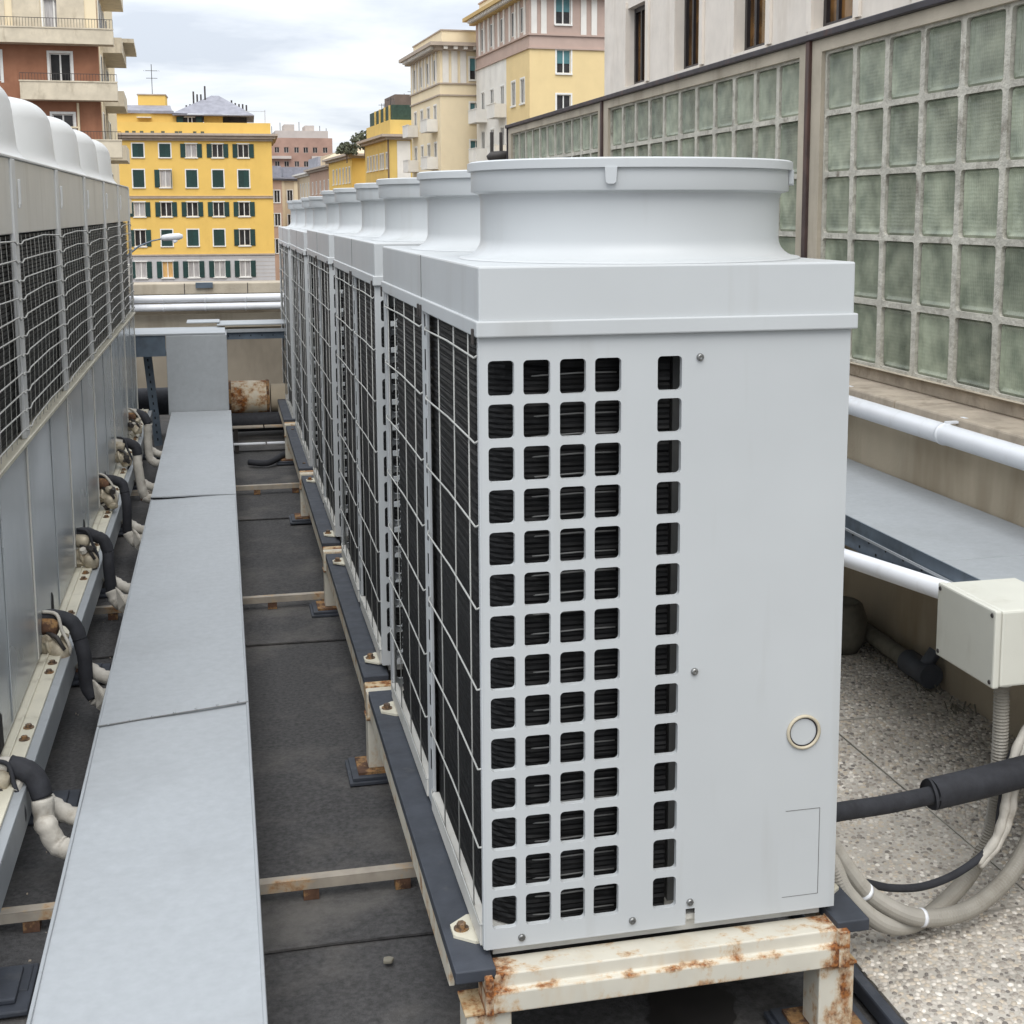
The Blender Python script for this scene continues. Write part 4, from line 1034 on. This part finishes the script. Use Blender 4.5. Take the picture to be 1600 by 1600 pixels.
add('string_course', MB().box(-.02, 19.8, -.14, -.001, 2.86, 3.0).box(-.02, 19.8, -.10, -.001, 3.06, 3.14), 'trim_grey', b.t)
add('base_course', MB().box(-.02, 19.8, -.12, -.001, -3.3, -3.15), 'trim_grey', b.t)
add('cornice', MB().box(-.2, 20.45, -.75, 16, 9.55, 9.78).box(-.1, 20.2, -.5, 16, 9.25, 9.55).box(0, 19.9, -.2, 16, 9.0, 9.25), 'trim_grey', b.t)
add('parapet', MB().box(0, 19.7, .0, .25, 9.78, 10.95).box(19.45, 19.7, .251, 15, 9.78, 10.95), 'wall_yellow', b.t)
pt = add('penthouse', MB().box(3, 10.0, 2.2, 12, 9.78, 12.0).box(12.6, 14.6, 2.6, 12, 9.78, 12.0), 'wall_yellow', b.t)
add('window_band', MB().box(9.7, 12.5, 2.0, 2.15, 10.7, 11.7), 'pane_dark', pt)
add('window_shutter', MB().box(9.75, 10.4, 1.9, 1.99, 10.7, 11.7), 'shutter_green', pt)
add('window_shutter', MB().box(11.8, 12.4, 1.9, 1.99, 10.7, 11.7), 'shutter_green', pt)
add('window_frame', MB().box(10.5, 11.7, 1.93, 1.99, 10.95, 11.05).box(10.5, 11.7, 1.93, 1.99, 11.6, 11.7).box(10.9, 10.98, 1.93, 1.99, 11.05, 11.6).box(11.3, 11.38, 1.93, 1.99, 11.05, 11.6), 'white_paint', pt)
add('loggia', MB().box(14.6, 17.2, 3.5, 11, 9.78, 11.8), 'pane_dark', pt)
add('awning', MB().box(5.6, 7.1, 1.2, 2.3, 11.5, 11.58), 'white_paint', pt)
r1 = add('hipped_roof', MB().quad((9.3, 1.4, 12.0), (18.0, 1.4, 11.9), (14.2, 5.5, 14.25), (13.4, 5.5, 14.25)).quad((18.0, 1.4, 11.9), (18.0, 13, 11.9), (14.2, 9, 14.25), (14.2, 5.5, 14.25)).quad((9.3, 13, 12.0), (9.3, 1.4, 12.0), (13.4, 5.5, 14.25), (13.4, 9, 14.25)).box(9.3, 18.0, 1.4, 13, 11.8, 11.9), 'roof_slate', b.t)
r2 = add('flat_roof', MB().box(3.0, 9.4, 1.9, 12, 12.0, 12.3).quad((4.0, 1.9, 12.3), (9.3, 1.9, 12.3), (9.0, 4, 13.0), (4.4, 4, 13.0)), 'roof_slate', b.t)
add('stair_tower', MB().box(5.6, 8.5, 4.0, 8, 12.9, 14.1), 'wall_yellow', b.t)
add('tower_cap', MB().box(5.5, 8.6, 3.9, 8.1, 14.101, 14.22), 'trim_grey', b.t)
for x, z in ((10.7, 13.1), (11.1, 13.2), (11.5, 14.6), (11.9, 14.3), (12.3, 14.3), (12.75, 15.2), (15.6, 13.7), (16.0, 13.4), (16.4, 13.3), (16.8, 13.3), (17.2, 13.2)):
    add('chimney', MB().box(x-.09, x+.09, 4.5, 4.68, 12.2, z), 'iron', r1)
an = MB().tube([(7.1, 5, 14.2), (7.1, 5, 17.5)], .04, 6)
for z in (16.0, 16.8): an.tube([(6.5, 5, z), (7.7, 5, z)], .03, 5)
for x in (6.3, 6.5, 7.7, 7.9): an.tube([(x, 4.7, 16.8), (x, 5.3, 16.8)], .025, 5)
add('antenna', an, 'iron', b.t)
add('terrace_pole', MB().box(19.1, 19.2, .4, .5, 10.95, 12.4).box(17.0, 19.2, .4, .46, 12.2, 12.26), 'lamp_grey', b.t)
for x in (4.5, 5.2, 6.0, 7.1, 8.2, 9.6, 10.0, 11.5, 12.3):
    add('planter', MB().box(x, x+.35, -.6, -.3, 9.78, 9.98), 'hedge', b.t)

# brown building on the left
b = Building('brown_building', 'tall brown apartment block with cream balconies rising at the upper left', -26.95, 80.4, R(2.0), 20, 26, -24, 24, 'wall_brick')
o_ = 26.95
for z in (8.85, 5.55, 2.25, -1.0):
    b.win('F', -9.05+o_, z, 1.15, 1.62 if z > 8 else 1.5, 'none', surround=.14, pane='pane_dark', sill=False)
    b.win('F', -12.85+o_, z, 1.15, 1.62, 'none', surround=.14, sill=False)
b.win('F', -9.25+o_, 11.75, 1.15, 1.75, 'none', surround=.12, pane='pane_curtain', sill=False)
b.win('F', -13.2+o_, 11.75, 1.15, 1.75, 'none', surround=.12, pane='pane_curtain', sill=False)
for u in (2.2, 5.6, 9.2, 13):
    for z in (12.1, 8.85, 5.55, 2.25): b.win('L', u, z, .9, 1.6, 'none', surround=.1, sill=False)
# the visible flank faces +x: mirror it as its own sheet
b.finish([(-24, 11.2, 'wall_brick'), (11.201, 24, 'wall_cream')], 'roof_brown')
mb = MB()
add('flank_wall', MB().box(20.001, 20.03, 0.6, 26, -24, 24), 'wall_cream', b.t)
for u in (1.8, 4.2, 7.4, 11):
    for z in (12.1, 8.85, 5.55, 2.25):
        w_ = add('window', MB().box(20.031, 20.09, u-.62, u+.62, z-.1, z+1.75), 'white_paint', b.t); add('pane', MB().box(20.091, 20.11, u-.45, u+.45, z, z+1.65), 'pane_dark', w_)
add('pilaster', MB().box(20.031, 20.14, 2.7, 3.2, -24, 11).box(20.031, 20.14, 5.5, 6.2, -24, 11), 'balcony', b.t)
b.balcony('F', 9.0, 20.9, 11.05, 1.1, .68, rail=.55)
b.balcony('F', 15.75, 21.0, 7.92, 1.1, .86, rail=.45)
b.balcony('F', 18.6, 21.1, 4.7, 1.1, .82, rail=.5)
b.balcony('F', 18.6, 21.1, 1.5, 1.1, .82, rail=.5)
for z, y1 in ((11.05, 12.0), (7.92, 9.5), (4.7, 9.5), (1.5, 9.5), (14.4, 10)):
    o = add('balcony', MB().box(20.04, 21.25, 3.0, y1, z-.15, z).box(21.13, 21.25, 3.0, y1, z, z+.75).box(20.04, 21.129, 3.0, 3.12, z, z+.75), 'balcony', b.t)
for z in (11.05,):
    add('balcony_cap', MB().box(20.04, 21.9, 5.5, 13.5, z+.76, z+1.0), 'balcony', b.t)
for u in (14.3, 16.2, 18.6):
    add('wall_panel', MB().box(u-.75, u+.75, -.05, -.001, 11.8, 24), 'balcony', b.t)
add('drain', MB().tube([(18.75, -.08, -24), (18.75, -.08, 7.7)], .07, 8).tube([(18.7, -.08, 6.3), (17.0, -.08, 6.32)], .05, 8), 'wall_cream', b.t)

# cream building
def classical(name, label, x, y, wid, dep, ztop, m_wall, m_top, rowsz, m_band, nside, side_pos, scale=1.0, bal=(), front=(), apron=2.6, pil='wall_pale', cn='cornice_tan', parapet='wall_cream', zb=-24, fp=(.5, 1.5, 2.3), fpw=.24, bay=None):
    b = Building(name, label, x, y, ROT, wid, dep, zb, ztop, m_wall)
    zt = ztop-3.4
    for u in side_pos:
        for z, h in rowsz: b.win('L', u, z, 1.15, h, 'none', surround=.13, pane='pane_dark', depth=.07)
        b.win('L', u, zt+.45, 1.15, 1.9, 'none', surround=0, pane='pane_dark', depth=.07, sill=False)
    for u, z, w_, h, stl_ in front: b.win('F', u, z, w_, h, stl_, surround=.13, pane='pane_dark')
    b.finish([(zb, zt-.9, m_wall), (zt-.899, ztop, m_top)], 'roof_brown', bay)
    add('string_course', MB().box(-.13, wid, -.13, -.001, zt-.98, zt-.86).box(-.13, -.001, 0, dep, zt-.98, zt-.86).box(-.13, wid, -.13, -.001, zt+.02, zt+.14).box(-.13, -.001, 0, dep, zt+.02, zt+.14), m_band, b.t)
    # pilasters of the attic
    for u in [p+d_ for p in side_pos for d_ in (-.85, .85)]:
        add('pilaster', MB().box(-.10, -.002, u-.20, u+.20, zt+.15, ztop-.5), pil, b.t)
    for u in fp:
        add('pilaster', MB().box(u-fpw, u+fpw, -.10, -.002, zt+.15, ztop-.5), pil, b.t)
    c = add('cornice', MB().box(-.5, wid, -.5, -.001, ztop-.5, ztop-.15).box(-.5, -.001, 0, dep+.4, ztop-.5, ztop-.15).box(-1.0, wid, -1.0, -.001, ztop-.149, ztop+.16).box(-1.0, -.001, 0, dep+.9, ztop-.149, ztop+.16), cn, b.t)
    mb = MB(); n = int(dep/.5)
    for i in range(n): mb.box(-.85, -.51, i*.5+.1, i*.5+.3, ztop-.42, ztop-.151)
    for i in range(int(wid/.9)): mb.box(i*.9+.2, i*.9+.55, -.85, -.51, ztop-.42, ztop-.151)
    dt = add('dentils', mb, pil, c); dt['kind'] = 'stuff'
    add('attic', MB().box(.25, wid, .25, dep-.3, ztop+.161, ztop+1.25), parapet, b.t)
    add('attic_cap', MB().box(.15, wid, .15, dep-.2, ztop+1.251, ztop+1.36), m_band, b.t)
    for u0, u1, z in bal: b.balcony('L', u0, u1, z, 1.0, .95, 'wall_pale')
    return b
classical('cream_building', 'cream corner apartment building with a bracketed cornice, middle background', 18.9, 118, 12, 13.6, 15.9, 'wall_cream', 'wall_cream', [(9.0, 1.8), (5.7, 1.8), (2.4, 1.8), (-.9, 1.8)], 'trim_grey', 4, (2.2, 5.2, 8.3, 11.4),
          bal=((1.2, 4.0, 8.6), (10.3, 13.0, 8.6), (1.2, 4.0, 5.3), (10.3, 13.0, 5.3), (1.2, 4.0, 2.0)), front=((3.2, 9.2, 1.0, 1.75, 'blind'), (3.2, 5.9, 1.0, 1.75, 'blind'), (3.2, 2.6, 1.0, 1.5, 'blind'), (3.25, 12.95, 1.1, 1.9, 'blind')), cn='trim_grey', fp=(.5, 1.3, 2.1), fpw=.27)
b = classical('apricot_building', 'apricot building with mauve top floor and white pilasters left of the stone block', 22.9, 100, 12, 17.2, 18.0, 'wall_apricot', 'wall_mauve', [(9.7, 1.85), (6.4, 1.85), (3.1, 1.85), (-.2, 1.85)], 'wall_mauve', 5, (2.0, 4.7, 8.2, 11.6, 14.8),
          bal=((7.0, 9.6, 9.1), (13.4, 16.2, 9.1), (7.0, 9.6, 5.8), (13.4, 16.2, 5.8)), front=((2.72, 11.85, 1.12, 1.75, 'blind'), (2.72, 8.65, 1.12, 1.6, 'none'), (2.68, 15.5, 1.2, 2.2, 'blind')), cn='cornice_tan', fp=(.35, 1.12, 4.3, 5.15), fpw=.22, bay=6.9)
# ochre and further buildings along the street, smaller with distance
def plain(name, label, x, y, w, d, z1, mat, eave, rows, sp, fcols=(), roof='roof_brown', fz=(), rz=ROT, over=.9):
    b = Building(name, label, x, y, rz, w, d, -24, z1, mat)
    for u in sp:
        for z, h in rows: b.win('L', u, z, 1.15, h, 'none', surround=.12, pane='pane_dark', depth=.07)
    for u in fcols:
        for z, h in rows: b.win('F', u, z, 1.0, h, 'none', surround=.12, pane='pane_dark', depth=.2)
    b.finish(None, roof)
    add('eaves', MB().box(-over, w+.3, -over, d+over, z1+.001, z1+.28).box(-over*.5, w+.3, -over*.5, d+over*.5, z1-.3, z1-.001), eave, b.t)
    return b
b = plain('ochre_building', 'ochre apartment building with netted roof terrace right of the far street', 18.2, 150, 12, 17, 9.6, 'wall_ochre', 'trim_grey', [(6.2, 1.7), (3.4, 1.2), (.2, 1.6), (-3, 1.6)], (1.5, 4.0, 5.6, 8.2, 10.4, 12.6, 14.8))
add('quoin', MB().box(.9, 2.4, -.06, -.002, -24, 9.2), 'wall_pale', b.t)
add('drain', MB().tube([(-.1, -.1, -24), (-.1, -.1, 9.3)], .1, 6), 'roof_brown', b.t)
add('terrace_parapet', MB().box(.2, 12, .2, 16.8, 9.9, 11.5), 'wall_ochre', b.t)
nt = add('terrace_net', MB().box(.6, 11.5, 1.0, 16.5, 11.51, 13.2), 'terrace_net', b.t)
for u in (2.2, 5.5, 8.8, 12): add('terrace_post', MB().box(.45, .59, u-.25, u+.25, 11.51, 13.2), 'wall_ochre', nt)
add('terrace_shed', MB().box(1.5, 8, 4, 11, 13.21, 14.6), 'roof_brown', nt)
mb = MB()
for i in range(8):
    x, y = rnd.uniform(.8, 4), rnd.uniform(1, 15); h = rnd.uniform(.8, 2.2); mb.tube([(x, y, 13.2), (x, y, 13.2+h)], .04, 5); mb.tube([(x-.4, y, 13.2+h*.8), (x+.4, y, 13.2+h*.8)], .03, 5)
an2 = add('antennas', mb, 'iron', nt)
b = plain('saffron_building', 'small saffron house with wide eaves beyond the ochre building', 16.7, 178, 14, 23, 8.6, 'wall_yellow', 'trim_grey', [(5.2, 2.0), (2.0, 1.6), (-1.2, 1.5)], (2.2, 5, 8, 11.2, 14.5, 18))
add('pitched_roof', MB().quad((-.9, -.9, 8.9), (14, -.9, 8.9), (12, 6, 10.6), (2.0, 6, 10.6)).quad((-.9, 24, 8.9), (-.9, -.9, 8.9), (2.0, 6, 10.6), (2.0, 18, 10.6)), 'wall_beige', b.t)
b = plain('pink_building', 'pinkish brown house with flat eaves further down the street', 16.0, 203.5, 14, 27, 8.0, 'wall_pink', 'trim_grey', [(4.2, 1.9), (1.0, 1.5), (-2.4, 1.5)], (3, 8, 13, 18, 23))
add('attic', MB().box(1.0, 13, 1.0, 20, 8.3, 10.2), 'wall_beige', b.t)
b = plain('beige_building', 'pale beige house with dark windows down the far street', 14.8, 232.5, 14, 20, 7.7, 'wall_beige', 'wall_pale', [(3.6, 2.6), (-.4, 2.0), (-4, 2)], (2.5, 6.5, 11, 15))
add('attic', MB().box(1.5, 13, 1.0, 15, 8.0, 10.6), 'roof_slate', b.t)
b = plain('grey_beige_building', 'grey-beige house front with cream pilasters at the far street end', 10.9, 262, 14, 30, 7.5, 'wall_beige', 'roof_slate', [(3.2, 2.2), (-1.4, 2.2), (-6, 2.4)], (3, 7, 12, 17, 22), fcols=(1.9, ))
for u in (.1, 2.7): add('pilaster', MB().box(u, u+.8, -.1, -.002, -24, 7.1), 'wall_cream', b.t)
add('attic', MB().box(.8, 13, 1.0, 15, 7.8, 9.8), 'roof_slate', b.t)
b = plain('umber_building', 'narrow umber house between the yellow block and the far street', 6.6, 250, 4.2, 20, 7.3, 'wall_pink', 'roof_slate', [(3.0, 2.2), (-1.2, 2.2), (-6.2, 2.6)], (3,), fcols=(2.2, 3.3))
add('attic', MB().box(.3, 4.2, .5, 15, 7.6, 9.6), 'roof_slate', b.t)
# brick tower block on the hill
b = Building('brick_tower', 'distant pinkish brick tower block with long balconies above the rooftops', 11.0, 300, R(1), 13.2, 14, -24, 17.2, 'tower_brick')
for z in (2.0, 5.0, 8.0, 11.0, 14.0):
    for u in (1.2, 3.2, 5.4, 7.4, 9.4, 11.6): b.win('F', u, z, 1.0, 1.2, 'none', surround=0, pane='pane_dark', sill=False, frame='tower_pale')
b.finish(None, 'roof_slate')
for z in (1.2, 4.2, 7.2, 10.2, 13.2):
    add('balcony', MB().box(-.6, 4.2, -1.0, -.001, z-.5, z+.1), 'tower_pale', b.t); add('balcony', MB().box(8.6, 13.8, -1.0, -.001, z-.5, z+.1), 'tower_pale', b.t)
add('top_storey', MB().box(1.0, 12.4, 1, 12, 17.2, 18.8).box(3.0, 5.2, 2, 10, 18.8, 20.2).box(7.5, 9.5, 2, 10, 18.8, 20.0), 'tower_pale', b.t)
mb = MB()
for x, z in ((.4, 19.8), (2.2, 20.6), (6.3, 20.8), (10.8, 20.0), (12.2, 19.5)): mb.tube([(x, 3, 17), (x, 3, z)], .07, 5)
add('antennas', mb, 'iron', b.t)
b = Building('slab_block', 'distant pale slab block with dark balconies below the brick tower', 6.5, 310, R(1), 5.5, 14, -24, 13.5, 'tower_pale')
for z in np.arange(-1, 12.5, 2.9):
    b.win('F', 3.0, z, 4.0, 1.3, 'none', surround=0, pane='pane_dark', sill=False, frame='tower_pale')
b.finish(None, 'roof_slate')

# terrace greenery and cluttered roofs behind the saffron house
def shrub(name, label, x, y, z, rx, rz_, n, seed, mat='hedge'):
    rs = np.random.RandomState(seed); V = []; F = []
    for i in range(n):
        d = rs.normal(size=3); d /= np.linalg.norm(d); r_ = rs.uniform(.55, 1)
        c = np.array([x+d[0]*rx*r_, y+d[1]*rx*r_, z+abs(d[2])*rz_*r_])
        u = rs.normal(size=3); u /= np.linalg.norm(u); w = np.cross(u, rs.normal(size=3)); w /= np.linalg.norm(w); s_ = rs.uniform(.12, .32)
        i0 = len(V); V += [tuple(c+u*s_), tuple(c+w*s_*.6), tuple(c-u*s_), tuple(c-w*s_*.6)]; F.append((i0, i0+1, i0+2, i0+3))
    me = bpy.data.meshes.new('foliage'); me.from_pydata(V, [], F); t = thing(name, label, 'shrub', loc=(0, 0, 0), group='roof terrace shrubs')
    add('foliage', me, mat, t); add('stem', MB().tube([(x, y, z-1.2), (x, y, z+rz_*.6)], .08, 5), 'roof_brown', t)
shrub('roof_shrub', 'dense roof-terrace hedge behind the saffron house', 17.6, 170, 9.2, 2.2, 2.2, 700, 4)
shrub('roof_shrub', 'lower roof-terrace hedge over the saffron house eaves', 15.9, 176, 8.8, 1.5, 1.5, 500, 6)

# street lamp between chillers and yellow block
lm = thing('street_lamp', 'street lamp on a curved arm in front of the yellow block', 'street lamp', loc=(-4.75, 60, 0))
add('pole', MB().tube([(-.2, 0, -24), (-.15, 0, -8), (0, 0, -.75), (.25, 0, -.45), (.75, 0, -.05), (1.35, 0, .19), (1.9, 0, .30)], [.12, .11, .05, .045, .04, .035, .03], 8), 'galv_dark', lm, smooth=True)
add('lamp_head', MB().tube([(1.62+.1, 0, .29), (1.8, 0, .31), (2.1, 0, .34), (2.5, 0, .37), (2.66, 0, .375)], [.05, .13, .16, .15, .08], 12), 'lamp_grey', lm, smooth=True)
add('lamp_glass', MB().tube([(2.2, 0, .22), (2.3, 0, .16), (2.42, 0, .20)], [.05, .10, .05], 10), 'pipe_white', lm, smooth=True)

# pale stone building rising behind the glass-block wall
b = Building('stone_building', 'pale stone building with tall dark windows rising behind the glass-block wall', 6.5, -6, 0, 10, 27.9, -24, 16, 'stone_pale')
SW = [(19.35, 20.45), (16.75, 17.85), (14.25, 15.35), (11.75, 12.85), (9.25, 10.35), (6.75, 7.85)]
for a, c in SW:
    b.holes['L'].append((a+6, c+6, 3.58, 4.90 if a > 19 else 5.6)); b.holes['L'].append((a+6, c+6, 7.3, 9.2))
mb = b.face_sheet('L', -24, 16, reveal=.2); add('wall', mb, 'stone_pale', b.t)
add('rear_wall', MB().box(.22, 10, .02, 27.88, -24, 16).quad((0, 0, -24), (10, 0, -24), (10, 0, 16), (0, 0, 16)).quad((10, 27.9, -24), (0, 27.9, -24), (0, 27.9, 16), (10, 27.9, 16)), 'stone_pale', b.t)
for a, c in SW:
    zt = 4.90 if a > 19 else 5.6; y0, y1 = a+6, c+6
    w_ = add('window', MB().box(.12, .19, y0, y0+.08, 3.58, zt).box(.12, .19, y1-.08, y1, 3.58, zt).box(.12, .19, y0+.08, y1-.08, 3.58, 3.66).box(.12, .19, y0+.08, y1-.08, zt-.08, zt).box(.13, .185, (y0+y1)/2+.16, (y0+y1)/2+.22, 3.66, zt-.08), 'frame_dark', b.t)
    add('pane', MB().box(.17, .18, y0+.08, y1-.08, 3.66, zt-.08), 'amber_glass', w_)
    add('sill', MB().box(-.05, .19, y0-.05, y1+.05, 3.50, 3.579), 'stone_pale', w_)
    add('trim', MB().box(-.04, -.001, y0-.14, y0-.0, 3.58, zt+.1), 'stone_pale', w_)
    add('trim', MB().box(-.04, -.001, y1, y1+.14, 3.58, zt+.1), 'stone_pale', w_)
